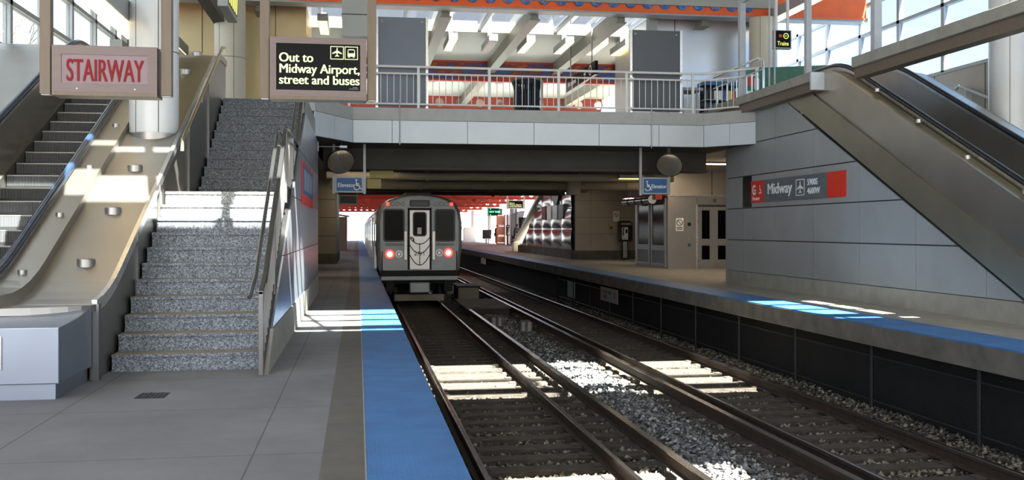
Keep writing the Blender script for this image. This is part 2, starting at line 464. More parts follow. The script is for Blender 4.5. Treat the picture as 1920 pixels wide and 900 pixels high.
def text(name, body, size, loc, parent, m, sx=1.0, rz=0.0, align='LEFT', ext=0.002, spacing=1.0, line=1.0, off=0.0):
    cu = bpy.data.curves.new(name, 'FONT'); cu.body = body; cu.size = size; cu.extrude = ext
    cu.align_x = align; cu.space_character = spacing; cu.space_line = line
    cu.materials.append(M[m])
    tmp = bpy.data.objects.new('t', cu); COL.objects.link(tmp)
    dg = bpy.context.evaluated_depsgraph_get(); dg.update()
    me = bpy.data.meshes.new_from_object(tmp.evaluated_get(dg))
    bpy.data.objects.remove(tmp)
    if off:
        import bmesh
        bm = bmesh.new()
        for k, dx in enumerate((0, -off, off)):
            m2 = me.copy(); m2.transform(Matrix.Translation((dx, 0, -0.0005*k))); bm.from_mesh(m2); bpy.data.meshes.remove(m2)
        bm.to_mesh(me); bm.free()
    me.name = name
    o = bpy.data.objects.new(name, me); COL.objects.link(o)
    p0 = Vector(ORG.get(parent.name, (0,0,0))) if parent is not None else Vector((0,0,0))
    o.location = Vector(loc) - p0; o.rotation_euler = (PI/2, 0, rz); o.scale = (sx, 1, 1)
    if parent is not None: o.parent = parent
    return o

def flat(name, polys, loc, s, parent, m, rz=0.0, th=0.004, sx=1.0):
    """flat pictogram: polygons in a unit (x,z) plane facing -y, scaled by s, set at loc"""
    b = MB()
    for p in polys: b.prism([(q[0]*s*sx, q[1]*s) for q in p], 'y', -th, 0)
    o = b.build(name, m, parent, local=True)
    o.location = Vector(loc) - Vector(ORG.get(parent.name, (0,0,0))); o.rotation_euler = (0,0,rz)
    return o

def circ(cx, cz, r, n=20, a0=0, a1=2*PI):
    return [(cx+r*math.cos(a0+(a1-a0)*k/n), cz+r*math.sin(a0+(a1-a0)*k/n)) for k in range(n + (0 if abs(a1-a0-2*PI) < 1e-6 else 1))]
def ringp(cx, cz, r0, r1, n=20, a0=0, a1=2*PI):
    out = []
    for k in range(n):
        a, b = a0+(a1-a0)*k/n, a0+(a1-a0)*(k+1)/n
        out.append([(cx+r0*math.cos(a), cz+r0*math.sin(a)), (cx+r1*math.cos(a), cz+r1*math.sin(a)), (cx+r1*math.cos(b), cz+r1*math.sin(b)), (cx+r0*math.cos(b), cz+r0*math.sin(b))])
    return out
def bar(x0, z0, x1, z1, w):
    dx, dz = x1-x0, z1-z0; L = math.hypot(dx, dz); nx, nz = -dz/L*w/2, dx/L*w/2
    return [(x0+nx,z0+nz),(x0-nx,z0-nz),(x1-nx,z1-nz),(x1+nx,z1+nz)]
def frame_sq(w, h, t):
    return [[(-w,-h),(w,-h),(w,-h+t),(-w,-h+t)], [(-w,h-t),(w,h-t),(w,h),(-w,h)], [(-w,-h),(-w+t,-h),(-w+t,h),(-w,h)], [(w-t,-h),(w,-h),(w,h),(w-t,h)]]
PLANE = [[(0,.82),(.07,.72),(.09,.3),(-.09,.3),(-.07,.72)], [(-.09,.32),(.09,.32),(.07,-.5),(-.07,-.5)],
         [(.05,.32),(.8,-.12),(.8,-.28),(.05,-.08)], [(-.05,.32),(-.8,-.12),(-.8,-.28),(-.05,-.08)],
         [(.03,-.42),(.32,-.62),(.32,-.74),(0,-.66)], [(-.03,-.42),(-.32,-.62),(-.32,-.74),(0,-.66)]]
BUS = [[(-.55,.62),(.55,.62),(.45,.75),(-.45,.75)], [(-.62,.05),(-.5,.05),(-.5,.62),(-.58,.62)], [(.62,.05),(.5,.05),(.5,.62),(.58,.62)],
       [(-.62,-.5),(-.3,-.5),(-.3,.05),(-.62,.05)], [(.62,-.5),(.3,-.5),(.3,.05),(.62,.05)], [(-.3,-.5),(.3,-.5),(.3,.05),(-.3,.05)],
       [(-.5,-.68),(-.3,-.68),(-.3,-.5),(-.5,-.5)], [(.5,-.68),(.3,-.68),(.3,-.5),(.5,-.5)]]
WHEEL = ringp(-.05,-.3,.34,.46,18,-PI*0.95,PI*0.45) + [circ(-.12,.72,.13,14), bar(-.12,.55,-.06,-.12,.14), bar(-.1,.22,.3,.22,.1), bar(-.1,-.08,.4,-.08,.13), bar(.36,-.08,.52,-.62,.12), bar(.5,-.6,.68,-.54,.1)]
ARROW = [bar(-.6,0,.5,0,.2), [(.15,.5),(.75,0),(.15,-.5),(.35,0)]]
RINGD = ringp(0,0,.8,1.0,24)
NOSMOKE = ringp(0,0,.78,1.0,24) + [bar(-.6,.6,.6,-.6,.2)]
PHONE = [bar(-.1,.8,-.1,-.8,.5), bar(-.1,.8,.45,.7,.4), bar(-.1,-.8,.45,-.7,.4)]

def clip_rect(poly, u0, u1, v0, v1):
    def clip(P, f, inter):
        out = []
        for i in range(len(P)):
            a, b = P[i], P[(i+1) % len(P)]; ia, ib = f(a), f(b)
            if ia: out.append(a)
            if ia != ib: out.append(inter(a, b))
        return out
    for ax, val, sg in ((0,u0,1),(0,u1,-1),(1,v0,1),(1,v1,-1)):
        if not poly: return []
        poly = clip(poly, lambda p: (p[ax]-val)*sg >= 0, lambda a, b: tuple(a[k]+(b[k]-a[k])*((val-a[ax])/(b[ax]-a[ax])) for k in range(2)))
    return poly

# ================================================================== SETTING: ground, platforms, pit walls
struct(MB().box(-300, 300, -60, 600, -1.9, -1.5).build('ground', 'ground'))
FAR = 150
struct(MB().box(-6.5, -0.23, -24, FAR, -0.3, 0).build('floor_left', 'platform'))
struct(MB().box(-0.23, 0.05, -24, FAR, -0.3, 0).build('trim_1', 'slate'))
struct(MB().box(0.043, 0.055, -24, FAR, -0.28, 0.003).build('trim_2', 'sash'))
struct(MB().box(0.055, 0.64, -24, FAR, -0.3, -0.001).build('trim_3', 'concrete_d'))
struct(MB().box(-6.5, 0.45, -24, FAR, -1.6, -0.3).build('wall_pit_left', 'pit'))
t = MB()
for k in range(0, 76): t.box(0.057, 0.664, -2+k*2.0, -0.004+k*2.0, -0.03, 0.007)
tag(t.build('tactile_strip', 'tactile'), 'blue bumpy tactile strip along the edge of the platform with the stairway sign', 'tactile strip')
RZ = 0.08
struct(MB().box(7.50, 15.0, -24, FAR, RZ-0.32, RZ).build('floor_right', 'concrete'))
struct(MB().box(7.45, 7.50, -24, FAR, RZ-0.30, RZ-0.012).build('trim_4', 'concrete_d'))
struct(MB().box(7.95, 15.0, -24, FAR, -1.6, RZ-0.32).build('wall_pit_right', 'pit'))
t = MB()
for k in range(0, 76): t.box(7.46, 8.28, -2+k*2.0, -0.004+k*2.0, RZ-0.02, RZ+0.007)
tag(t.build('tactile_strip', 'tactile'), 'blue tactile strip along the edge of the platform with the red and grey station sign', 'tactile strip')
t = MB().box(-1.93, -1.68, 9.02, 9.30, 0.001, 0.006)
for k in range(7): t.box(-1.915+k*0.034, -1.9+k*0.034, 9.04, 9.28, 0.006, 0.010)
tag(center(t.build('floor_drain', 'black')), 'small dark drain grate in the paving before the granite stairs', 'drain')

# ------------------------------------------------------------------ track bed
ZR = -1.04                                   # top of the running rails
rng = np.random.default_rng(5)
xs = np.linspace(0.46, 7.93, 80); ys = np.linspace(4, 60, 280)
X, Y = np.meshgrid(xs, ys)
mound = 0.10*np.exp(-((X-4.1)/0.55)**2) + 0.06*np.exp(-((X-7.55)/0.3)**2)
Z = -1.30 + mound + rng.normal(0, 0.012, X.shape)
V = np.stack([X, Y, Z], -1).reshape(-1, 3)
nx = len(xs); F = []
for j in range(len(ys)-1):
    for i in range(nx-1):
        a = j*nx+i; F.append((a, a+1, a+nx+1, a+nx))
NR = 36000
rx = rng.uniform(0.6, 7.85, NR); ry = 7.5 + 33*rng.power(0.62, NR)
rz_ = -1.285 + 0.10*np.exp(-((rx-4.1)/0.55)**2) + 0.06*np.exp(-((rx-7.55)/0.3)**2) + rng.uniform(-0.005, 0.03, NR)
pat = np.sin(rx*2.1+1)*np.cos(ry*1.7)
rz_ += 0.012*pat
sc = rng.uniform(0.022, 0.052, (NR, 1, 1))
oct_ = np.array([(1,0,0),(-1,0,0),(0,1,0),(0,-1,0),(0,0,1),(0,0,-1)], float)
ov = oct_[None]*rng.uniform(0.55, 1.25, (NR, 6, 1)) + rng.normal(0, 0.18, (NR, 6, 3))
an = rng.uniform(0, 2*PI, NR); ca, sa = np.cos(an), np.sin(an)
rot = np.zeros((NR, 3, 3)); rot[:,0,0]=ca; rot[:,0,1]=-sa; rot[:,1,0]=sa; rot[:,1,1]=ca; rot[:,2,2]=0.75
ov = np.einsum('nij,nkj->nki', rot, ov)*sc
ov += np.stack([rx, ry, rz_], -1)[:, None, :]
of = np.array([(0,2,4),(2,1,4),(1,3,4),(3,0,4),(2,0,5),(1,2,5),(3,1,5),(0,3,5)])
RF = (of[None] + (np.arange(NR)*6)[:, None, None] + len(V)).reshape(-1, 3)
allv = np.concatenate([V, ov.reshape(-1, 3)]); Fq = np.array(F)
me = bpy.data.meshes.new('track_ballast')
me.vertices.add(len(allv)); me.vertices.foreach_set('co', allv.ravel())
loops = np.concatenate([Fq.ravel(), RF.ravel()])
me.loops.add(len(loops)); me.loops.foreach_set('vertex_index', loops)
starts = np.concatenate([np.arange(len(Fq))*4, len(Fq)*4 + np.arange(len(RF))*3])
me.polygons.add(len(starts)); me.polygons.foreach_set('loop_start', starts)
try: me.polygons.foreach_set('loop_total', np.concatenate([np.full(len(Fq), 4), np.full(len(RF), 3)]))
except Exception: pass
me.update(calc_edges=True); me.validate()
me.materials.append(M['rock'])
o = bpy.data.objects.new('track_ballast', me); COL.objects.link(o); ORG[o.name] = (0,0,0)
tag(o, 'crushed stone ballast spread under and between the two tracks', 'ballast', kind='stuff')

# sleepers
def tie(x0, x1, y, grp, lab, first=[None]):
    pass
for (x0, x1, lab, grp, lab_) in ((0.80, 3.62, 'dark timber sleeper under the track the train stands on', 'sleepers of the train track', 0),
                           (4.62, 7.30, 'dark timber sleeper under the empty track beside the fenced platform', 'sleepers of the empty track', 1)):
    proto = None
    for k in range(62):
        y = 7.6 + 0.56*k
        if proto is None:
            b = MB().box(x0, x1, -0.115, 0.115, 0, 0.17)
            for xr in ((1.30, 2.81) if lab_ == 0 else (5.27, 6.77)):
                b.box(xr-0.17, xr+0.17, -0.09, 0.09, 0.17, 0.185)
            proto = b.build('railway_sleeper', 'tie', bevel=0.008, seg=1)
            o = proto
        else:
            o = proto.copy(); COL.objects.link(o)
        o.location = (random.uniform(-0.03, 0.03), y + random.uniform(-0.02, 0.02), -1.385); o.rotation_euler = (0, 0, random.uniform(-0.008, 0.008))
        tag(o, lab, 'sleeper', grp)

RAIL = [(-0.07,0),(0.07,0),(0.07,0.012),(0.012,0.03),(0.012,0.11),(0.035,0.125),(0.035,0.155),(-0.035,0.155),(-0.035,0.125),(-0.012,0.11),(-0.012,0.03),(-0.07,0.012)]
def rail(x, lab, y0=5, y1=FAR):
    t = thing('running_rail', lab, 'rail', (x, y0, ZR-0.17))
    MB().prism([(x+p[0], ZR-0.17+p[1]) for p in RAIL], 'y', y0, y1).build('rail_web', 'rust', t)
    MB().prism([(x-0.034, ZR-0.0155), (x+0.034, ZR-0.0155), (x+0.030, ZR-0.004), (x+0.018, ZR), (x-0.018, ZR), (x-0.030, ZR-0.004)], 'y', y0, y1).build('rail_head', 'railtop', t)
rail(1.30, 'brown running rail nearest the platform with the stairway sign')
rail(2.81, 'brown running rail of the train track on the side of the stone strip')
rail(5.27, 'brown running rail of the empty track nearest the stone strip')
rail(6.77, 'brown running rail of the empty track nearest the fenced platform')
def third(x, y0, y1, lab, ramp0=False, ramp1=True):
    t = thing('power_rail', lab, 'power rail', (x, y0, ZR-0.15))
    top = [(-0.04,0),(0.04,0),(0.05,0.02),(0.02,0.03),(0.02,0.11),(0.05,0.12),(0.05,0.16),(-0.05,0.16),(-0.05,0.12),(-0.02,0.11),(-0.02,0.03),(-0.05,0.02)]
    z = ZR - 0.10
    b = MB().prism([(x+p[0], z+p[1]) for p in top], 'y', y0, y1)
    b2 = MB().box(x-0.045, x+0.045, y0, y1, z+0.1601, z+0.165)
    if ramp1:
        pts = [(y1, z), (y1+0.9, z-0.14)]
        b.ribbon(x-0.045, x+0.045, [(y1, z), (y1+0.9, z-0.16)], [(y1, z+0.16), (y1+0.9, z-0.02)])
        b2.ribbon(x-0.04, x+0.04, [(y1, z+0.1601), (y1+0.9, z-0.0195)], [(y1, z+0.165), (y1+0.9, z-0.015)])
    b.build('rail_web', 'rust', t)
    b2.build('rail_head', 'railtop', t)
    y = y0 + 1.2
    while y < min(y1, 60):
        MB().prism([(x-0.10,-1.26),(x+0.10,-1.26),(x+0.035,z),(x-0.035,z)], 'y', y-0.05, y+0.05).build('insulator', 'tie', t)
        y += 2.4
third(3.40, 6.0, 31.0, 'brown power rail raised on insulators beside the train track')
third(4.86, 6.0, 95, 'brown power rail raised on insulators beside the empty track', ramp1=False)
# planked crossing deck and gear between the tracks
t = thing('track_crossing_deck', 'grey planked deck lying between the tracks just beside the train', 'deck', (4.15, 31.5, -1.3))
for k in range(6): MB().box(3.30, 4.72, 30.4+k*0.62, 30.97+k*0.62, -0.99, -0.93).build('plank', 'concrete_d', t)
for y in (30.45, 33.8): MB().box(3.47, 4.66, y, y+0.15, -1.32, -0.99).build('bearer', 'tie', t)
t = thing('switch_machine', 'olive equipment box between the tracks behind the planked deck', 'equipment box', (4.1, 38, -1.3))
MB().box(3.75, 4.55, 37.2, 39.0, -1.3, -0.72).build('housing', 'block', t, bevel=0.03)
MB().box(3.70, 4.60, 37.15, 39.05, -0.72, -0.66).build('lid', 'rust', t, bevel=0.01)
def stump(x, y, lab):
    t = thing('track_marker_block', lab, 'concrete block', (x, y, -1.3))
    MB().prism([(x-0.17,-1.3),(x+0.17,-1.3),(x+0.17,-0.98),(x+0.11,-0.91),(x-0.11,-0.91),(x-0.17,-0.98)], 'y', y-0.12, y+0.12).build('block', 'concrete_d', t, bevel=0.02)
    MB().box(x-0.12, x-0.04, y-0.135, y-0.12, -1.2, -0.95).box(x+0.04, x+0.12, y-0.135, y-0.12, -1.2, -0.95).build('rib', 'concrete', t)
stump(4.36, 25.6, 'round topped concrete block standing in the stone strip nearer the camera')
stump(3.78, 27.0, 'round topped concrete block in the stone strip close to the raised power rail end')

# fence and plates below the far platform edge
def fence():
    t = thing('chain_link_fence', 'dark chain link fence under the lip of the platform opposite the stairway sign', 'fence', (7.62, 6, -1.3))
    for k in range(13):
        MB().cyl((7.62, 6+k*2.6, -1.32), (7.62, 6+k*2.6, RZ-0.31), 0.03, 8).build('post', 'fence', t)
    MB().cyl((7.62, 6, -0.42), (7.62, 37.2, -0.42), 0.016, 6).build('rail', 'fence', t)
    MB().cyl((7.62, 6, -1.08), (7.62, 37.2, -1.08), 0.016, 6).build('rail', 'fence', t)
    b = MB(); s = 0.07; h = 0.66; r = 0.0018
    n = int(22/s)
    for k in range(n):
        y = 6.2 + k*s
        for sg in (0, 1):
            ya, yb = (y, y+h) if sg else (y+h, y)
            vs = [(7.618,ya-r*2,-1.08),(7.618,ya+r*2,-1.08),(7.618,yb+r*2,-0.42),(7.618,yb-r*2,-0.42),(7.622,ya,-1.08),(7.622,yb,-0.42)]
            b.raw(vs, [(0,1,2,3),(1,4,5,2),(4,0,3,5)])
    o = b.build('mesh', 'fence', t); o['kind'] = 'stuff'
fence()
def plate(name, y, z0, z1, w, lab, cat, m='sash'):
    t = thing(name, lab, cat, (7.6, y, z0))
    MB().box(7.565, 7.58, y-w/2, y+w/2, z0, z1).build('plate', m, t, bevel=0.004)
    return t
t = plate('track_warning_sign', 29.3, -0.74, -0.32, 2.1, 'white warning sign with black lettering hung below the far platform lip', 'sign', 'sash')
text('lettering', 'DO NOT ENTER\nTRACKS', 0.15, (7.562, 29.95, -0.50), t, 'letter_k', 0.85, -PI/2)
flat('bolt_symbol', [[(-.1,.9),(.35,.9),(.1,.15),(.4,.15),(-.3,-.9),(-.05,-.1),(-.35,-.1)]], (7.562, 28.6, -0.53), 0.17, t, 'letter_k', -PI/2)
for s in (-1, 1): flat('red_bar', [bar(0,-1,0,1,.5)], (7.562, 29.3-s*0.92, -0.53), 0.16, t, 'sign_red', -PI/2)
t = plate('equipment_plate', 34.7, -0.97, -0.40, 1.2, 'blank grey plate on a conduit below the far platform lip', 'plate')
MB().cyl((7.55, 34.2, -0.95), (7.55, 34.2, RZ-0.31), 0.022, 8).build('conduit', 'fence', t)
t = plate('track_sign', 59.8, -0.63, -0.27, 2.2, 'small white sign far along under the platform lip beside the train', 'sign', 'letter_w')
for k in range(3): MB().box(7.560, 7.565, 59.0, 60.6, -0.37-k*0.1, -0.34-k*0.1).build('line_of_print', 'letter_k', t)

# ================================================================== STAIRCASE
SX0, SX1, Y0, GO, RI = -2.52, -1.005, 10.75, 0.29, 0.18
LAND_Y = Y0 + 10*GO            # riser 11
UP_Y = 16.4
TOP_Y = UP_Y + 10*GO
st = thing('staircase', 'grey speckled granite staircase rising beside the escalator behind the stairway sign', 'staircase', (-1.78, Y0, 0))
for k in range(22):
    y = Y0 + GO*k if k < 11 else UP_Y + GO*(k-11)
    ye = y + GO + 0.03
    if k == 10: ye = UP_Y + 0.03
    if k == 21: ye = TOP_Y + 1.2
    z = RI*k
    b = MB()
    b.box(SX0, SX1, y, ye, z, z+RI-0.03, 0)
    b.box(SX0, SX1, y-0.022, ye, z+RI-0.03, z+RI, 1)
    b.build('step', ['granite', 'granite'], st)
    MB().box(SX0+0.01, SX1-0.01, y-0.022, y+0.015, z+RI, z+RI+0.002).build('nosing', 'tread', st)
    MB().box(SX0+0.01, SX1-0.01, y+0.012, ye-0.005, z+RI, z+RI+0.002).build('tread', 'tread', st)
MB().prism([(Y0+0.3, 0.0),(LAND_Y+0.2, 0.0),(LAND_Y+0.2, 1.75),(LAND_Y-0.1,1.75)], 'x', SX0+0.02, SX1-0.02).prism([(LAND_Y+0.1,1.5),(UP_Y,1.5),(TOP_Y+1,3.4),(TOP_Y+1,3.75),(UP_Y+0.3,1.9),(LAND_Y+0.1,1.78)], 'x', SX0+0.02, SX1-0.02).build('understructure', 'concrete', st)

def nose(y):
    if y < Y0: return max(0.0, RI*((y-Y0)/GO+1))
    if y < LAND_Y: return RI*((y-Y0)/GO + 1)
    if y < UP_Y: return 1.98
    return min(3.96, 1.98 + RI*((y-UP_Y)/GO + 1))

# railing on the platform side of the stairs
rl = thing('stair_railing', 'stainless railing with double handrail on the open side of the granite stairs', 'railing', (-0.97, 10.2, 0))
hp = [(10.25, 0.86), (Y0, 0.18+0.86), (LAND_Y, 1.98+0.86), (LAND_Y+0.35, 1.98+0.9), (UP_Y-0.1, 1.98+0.9), (UP_Y+0.2, 2.2+0.9), (TOP_Y, 3.96+0.92), (TOP_Y+0.7, 3.96+0.92)]
MB().ribbon(-0.995, -0.945, [(y, z-0.04) for y, z in hp], [(y, z) for y, z in hp]).build('top_rail', 'rail_st', rl, bevel=0.006)
hq = [(10.15, 0.80)] + [(y, z-0.05) for y, z in hp[1:]]
MB().tube([(-1.07, y, z) for y, z in hq], 0.024, 10).build('handrail', 'rail_st', rl, smooth=True)
for (ya, yb) in ((10.25, Y0), (Y0, LAND_Y), (LAND_Y+0.35, UP_Y-0.1), (UP_Y+0.2, TOP_Y)):
    pass
def hz(y, dz):
    for (a, za), (b_, zb) in zip(hp[:-1], hp[1:]):
        if a <= y <= b_: return za + (zb-za)*(y-a)/(b_-a) + dz
    return hp[-1][1]+dz
for dz, nm in ((-0.13, 'under_rail'), (-0.80, 'bottom_rail')):
    pts = [(y, z+dz) for y, z in hp[1:]]
    MB().ribbon(-0.985, -0.955, [(y, z-0.03) for y, z in pts], [(y, z) for y, z in pts]).build(nm, 'rail_st', rl)
posts = [10.28, 11.75, 13.65, 15.0, 16.4, 17.9, 19.4]
for y in posts:
    zb = 0.0 if y < 10.7 else hz(y, -1.0)
    MB().box(-0.995, -0.945, y-0.03, y+0.03, zb, hz(y, -0.02)).build('post', 'rail_st', rl, bevel=0.004)
    if y > 10.7:
        MB().tube([(-0.97, y+0.04, hz(y, -0.25)), (-1.07, y+0.04, hz(y, -0.22)), (-1.07, y+0.04, hz(y, -0.06))], 0.008, 6).build('bracket', 'steel', rl)
y = 10.45
while y < TOP_Y:
    if min(abs(y-p) for p in posts) > 0.06:
        MB().box(-0.978, -0.962, y-0.008, y+0.008, hz(y, -0.82) if y > Y0 else 0.0, hz(y, -0.13)).build('baluster', 'rail_st', rl)
    y += 0.145

# wall handrail on the escalator side
t = thing('wall_handrail', 'slim brass toned handrail on brackets along the escalator side of the upper stairs', 'handrail', (-2.45, 14.6, 2.8))
hw = [(14.42, 2.58), (14.45, 2.74), (18.6, 4.80), (18.85, 4.84), (18.87, 4.74)]
MB().tube([(-2.44, y, z) for y, z in hw], 0.026, 10).build('rail', 'steel_gold', t, smooth=True)
for y, z in ((15.0, 2.99), (16.2, 3.58), (17.4, 4.18), (18.4, 4.68)):
    MB().tube([(-2.44, y, z-0.02), (-2.44, y, z-0.09), (-2.56, y, z-0.09)], 0.01, 6).build('bracket', 'steel', t)

# ================================================================== ESCALATORS
SL = 0.49
def smooth_line(yb, yt, z0, z1, off, ext0, ext1, w=0.55):
    def raw(y): return min(max(z0 + SL*(y-yb), z0), z1)
    out = []; y = yb - ext0
    while y <= yt + ext1 + 1e-6:
        a = sum(raw(y + w*(i/6.0)) for i in range(-6, 7))/13.0
        out.append((y, a+off)); y += 0.25
    return out
def sh(p, dz): return [(y, z+dz) for y, z in p]

def escalator(name, lab, yb, zb, zt, xs0, xs1, xdeckA, xdeckB, rub):
    """xs0..xs1 the steps; deck A beyond xs0 (smaller x), deck B beyond xs1"""
    yt = yb + (zt-zb)/SL
    t = thing(name, lab, 'escalator', ((xs0+xs1)/2, yb, zb))
    n = int((yt - yb + 1.2)/0.40)
    rise = 0.40*SL
    for k in range(-2, n+1):
        y = yb + 0.40*k
        z = min(max(zb + SL*(y-yb) + rise*0.5, zb), zt)
        MB().box(xs0+0.01, xs1-0.01, y, y+0.44, z-0.26, z).box(xs0+0.01, xs1-0.01, y-0.004, y, z-rise, z-rise+0.045, 1).box(xs0+0.01, xs1-0.01, y-0.006, y, z-0.014, z+0.002, 2).build('step', ['estep', 'black', 'steel_dark'], t)  # black strip along each riser foot stands in for shade between steps
    base = smooth_line(yb, yt, zb, zt, 0, 1.4, 1.4)
    for x0, x1 in ((xs0-0.05, xs0), (xs1, xs1+0.05)):
        MB().ribbon(x0, x1, sh(base, -0.30), sh(base, 0.14)).build('skirt_panel', 'steel_dark', t)
    for xa, xb in ((xs0-0.10, xs0-0.05), (xs1+0.05, xs1+0.10)):
        MB().ribbon(xa, xb, sh(base, -0.30), sh(base, 0.84)).build('balustrade', 'steel_h', t)
        c = (xa+xb)/2
        hr = sh(base, 0.92)
        hr2 = [(c, y, z) for y, z in hr]
        y0_, z0_ = hr[0]; y1_, z1_ = hr[-1]
        lo = [(c, y0_ - 0.33*math.sin(a), z0_ - 0.33 + 0.33*math.cos(a)) for a in [PI*k/8 for k in range(8, 0, -1)]]
        hi = [(c, y1_ + 0.33*math.sin(a), z1_ - 0.33 + 0.33*math.cos(a)) for a in [PI*k/8 for k in range(1, 9)]]
        MB().tube(lo + hr2 + hi, 0.048, 10).build('handrail', rub, t, smooth=True)
        MB().ribbon(c-0.03, c+0.03, sh(base, 0.83), sh(base, 0.885)).build('handrail_guide', 'steel_bright', t)
    return t, base, yt

# --- escalator beside the stairs
EY = 10.6
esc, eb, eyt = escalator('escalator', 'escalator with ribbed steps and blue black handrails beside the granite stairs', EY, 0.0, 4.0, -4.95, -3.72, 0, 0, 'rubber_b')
lowcut = [p for p in eb if p[0] >= 9.7]
MB().ribbon(-3.62, -3.30, sh(lowcut, 0.70), sh(lowcut, 0.86)).build('inner_deck', 'steel_h', esc)
MB().ribbon(-6.44, -5.06, sh(eb, 0.70), sh(eb, 0.86)).build('far_deck', 'steel_h', esc)
d2 = [p for p in eb if p[0] >= 10.1]
da = [p for p in d2 if p[0] < 15.3]; db = [p for p in d2 if p[0] >= da[-1][0]]
MB().ribbon(-3.30, -2.57, sh(da, 0.62), sh(da, 0.74)).build('outer_deck', 'steel', esc)
MB().ribbon(-3.30, -2.57, sh(db, 0.62), sh(db, 0.74)).build('upper_deck', 'steel_gold', esc)
MB().ribbon(-2.58, -2.53, sh(d2, 0.66), sh(d2, 0.78)).build('deck_edge', 'steel_bright', esc)
# rounded lower end of the deck
ez = sh(d2, 0.74)[0][1]
pl = [(-3.62, 10.12), (-2.53, 10.12)] + [(-2.53 - 1.35*(1-math.cos(a)), 10.12 - 0.42*math.sin(a)) for a in [PI/2*k/8 for k in range(1, 9)]] + [(-5.6, 9.70), (-5.6, 10.12)]
MB().prism([(-3.62,10.12),(-2.53,10.12)] + [(-2.53 - 1.09*(1-math.cos(PI/2*k/8)), 10.12-0.42*math.sin(PI/2*k/8)) for k in range(1, 9)], 'z', ez-0.07, ez).build('deck_nose', 'steel', esc)
side = [(y, z) for y, z in d2]
MB().ribbon(-2.60, -2.555, [(y, max(0.0, nose(y)-0.25) if y > 10.7 else 0.0) for y, z in side], sh(side, 0.66)).build('side_panel', 'steel_dark', esc)
for y, zz in ((10.22, 0.0), (12.05, 0.7), (13.35, 1.6), (15.6, 1.98), (17.6, 2.7)):
    zt_ = [z for yy, z in eb if yy >= y][0] + 0.66
    MB().box(-2.555, -2.525, y-0.035, y+0.035, zz, zt_).build('cover_strip', 'rail_st', esc)
def bz(y, off):
    for (a, za), (b_, zb_) in zip(eb[:-1], eb[1:]):
        if a <= y <= b_: return za + (zb_-za)*(y-a)/(b_-a) + off
    return 4.0+off
for y in (11.35, 12.55, 13.75, 17.6, 18.9):
    z = bz(y, 0.74)
    MB().lathe([(0.095, -0.04), (0.095, 0.045), (0.085, 0.055)], (-2.93, y, z), 24).build('deck_button', 'steel', esc, smooth=True)
for y in (10.9, 12.2, 13.5, 14.9):
    z = bz(y, 0.86)
    MB().lathe([(0.045, -0.03), (0.045, 0.03), (0.036, 0.036)], (-3.44, y, z), 16).build('deck_button', 'steel', esc, smooth=True)
# box at the foot, with its curved lid and data plate
bx = thing('escalator_base_box', 'brushed stainless box with a framed plate at the foot of the escalator', 'equipment box', (-3.6, 9.6, 0))
MB().box(-3.60, -2.60, 9.10, 10.12, 0, 0.135).build('plinth', 'steel_cool', bx)
MB().prism([(9.05, 0.14), (9.05, 0.63), (9.35, 0.645), (9.7, 0.67), (10.13, 0.735), (10.13, 0.14)], 'x', -3.62, -2.56).build('casing', 'steel_cool', bx, bevel=0.008)
MB().box(-3.5, -3.02, 9.035, 9.05, 0.27, 0.56).build('plate_frame', 'steel_bright', bx, bevel=0.004)
MB().box(-3.47, -3.05, 9.030, 9.036, 0.30, 0.53).build('data_plate', 'bronze', bx)
MB().box(-2.56, -2.50, 10.14, 10.24, 0, 0.75).build('corner_post', 'rail_st', bx)

# --- escalator above the panelled wall
RY = 11.02
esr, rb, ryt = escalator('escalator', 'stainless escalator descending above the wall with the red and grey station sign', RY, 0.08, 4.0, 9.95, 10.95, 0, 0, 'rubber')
MB().ribbon(9.62, 9.82, sh(rb, 0.70), sh(rb, 0.80)).build('outer_deck', 'steel_gold', esr)
MB().ribbon(9.58, 9.63, sh(rb, 0.0), sh(rb, 0.80)).build('side_panel', 'steel_h', esr)
MB().ribbon(11.05, 11.5, sh(rb, 0.70), sh(rb, 0.82)).build('far_deck', 'steel_h', esr)
MB().ribbon(11.5, 11.55, sh(rb, -0.4), sh(rb, 0.82)).build('far_side_panel', 'steel_dark', esr)
sy = [(RY-0.6+0.3*k, 0.08+SL*(0.3*k-0.6)) for k in range(33)]; sy = [p for p in sy if p[1]-0.57 > -0.1 and p[1]-0.57 < 4.3] + [(21.0, 4.93)]
MB().ribbon(9.54, 9.60, [(y, max(RZ, z-0.57)) for y, z in sy], [(y, min(z+0.01, 4.40)) for y, z in sy]).build('stringer', 'stringer', esr)
for y in (13.2, 14.6, 16.0, 17.4):
    z = [zz for yy, zz in rb if yy >= y][0] + 0.80
    MB().lathe([(0.05, -0.03), (0.05, 0.03), (0.04, 0.036)], (9.72, y, z), 16).build('deck_button', 'steel', esr, smooth=True)

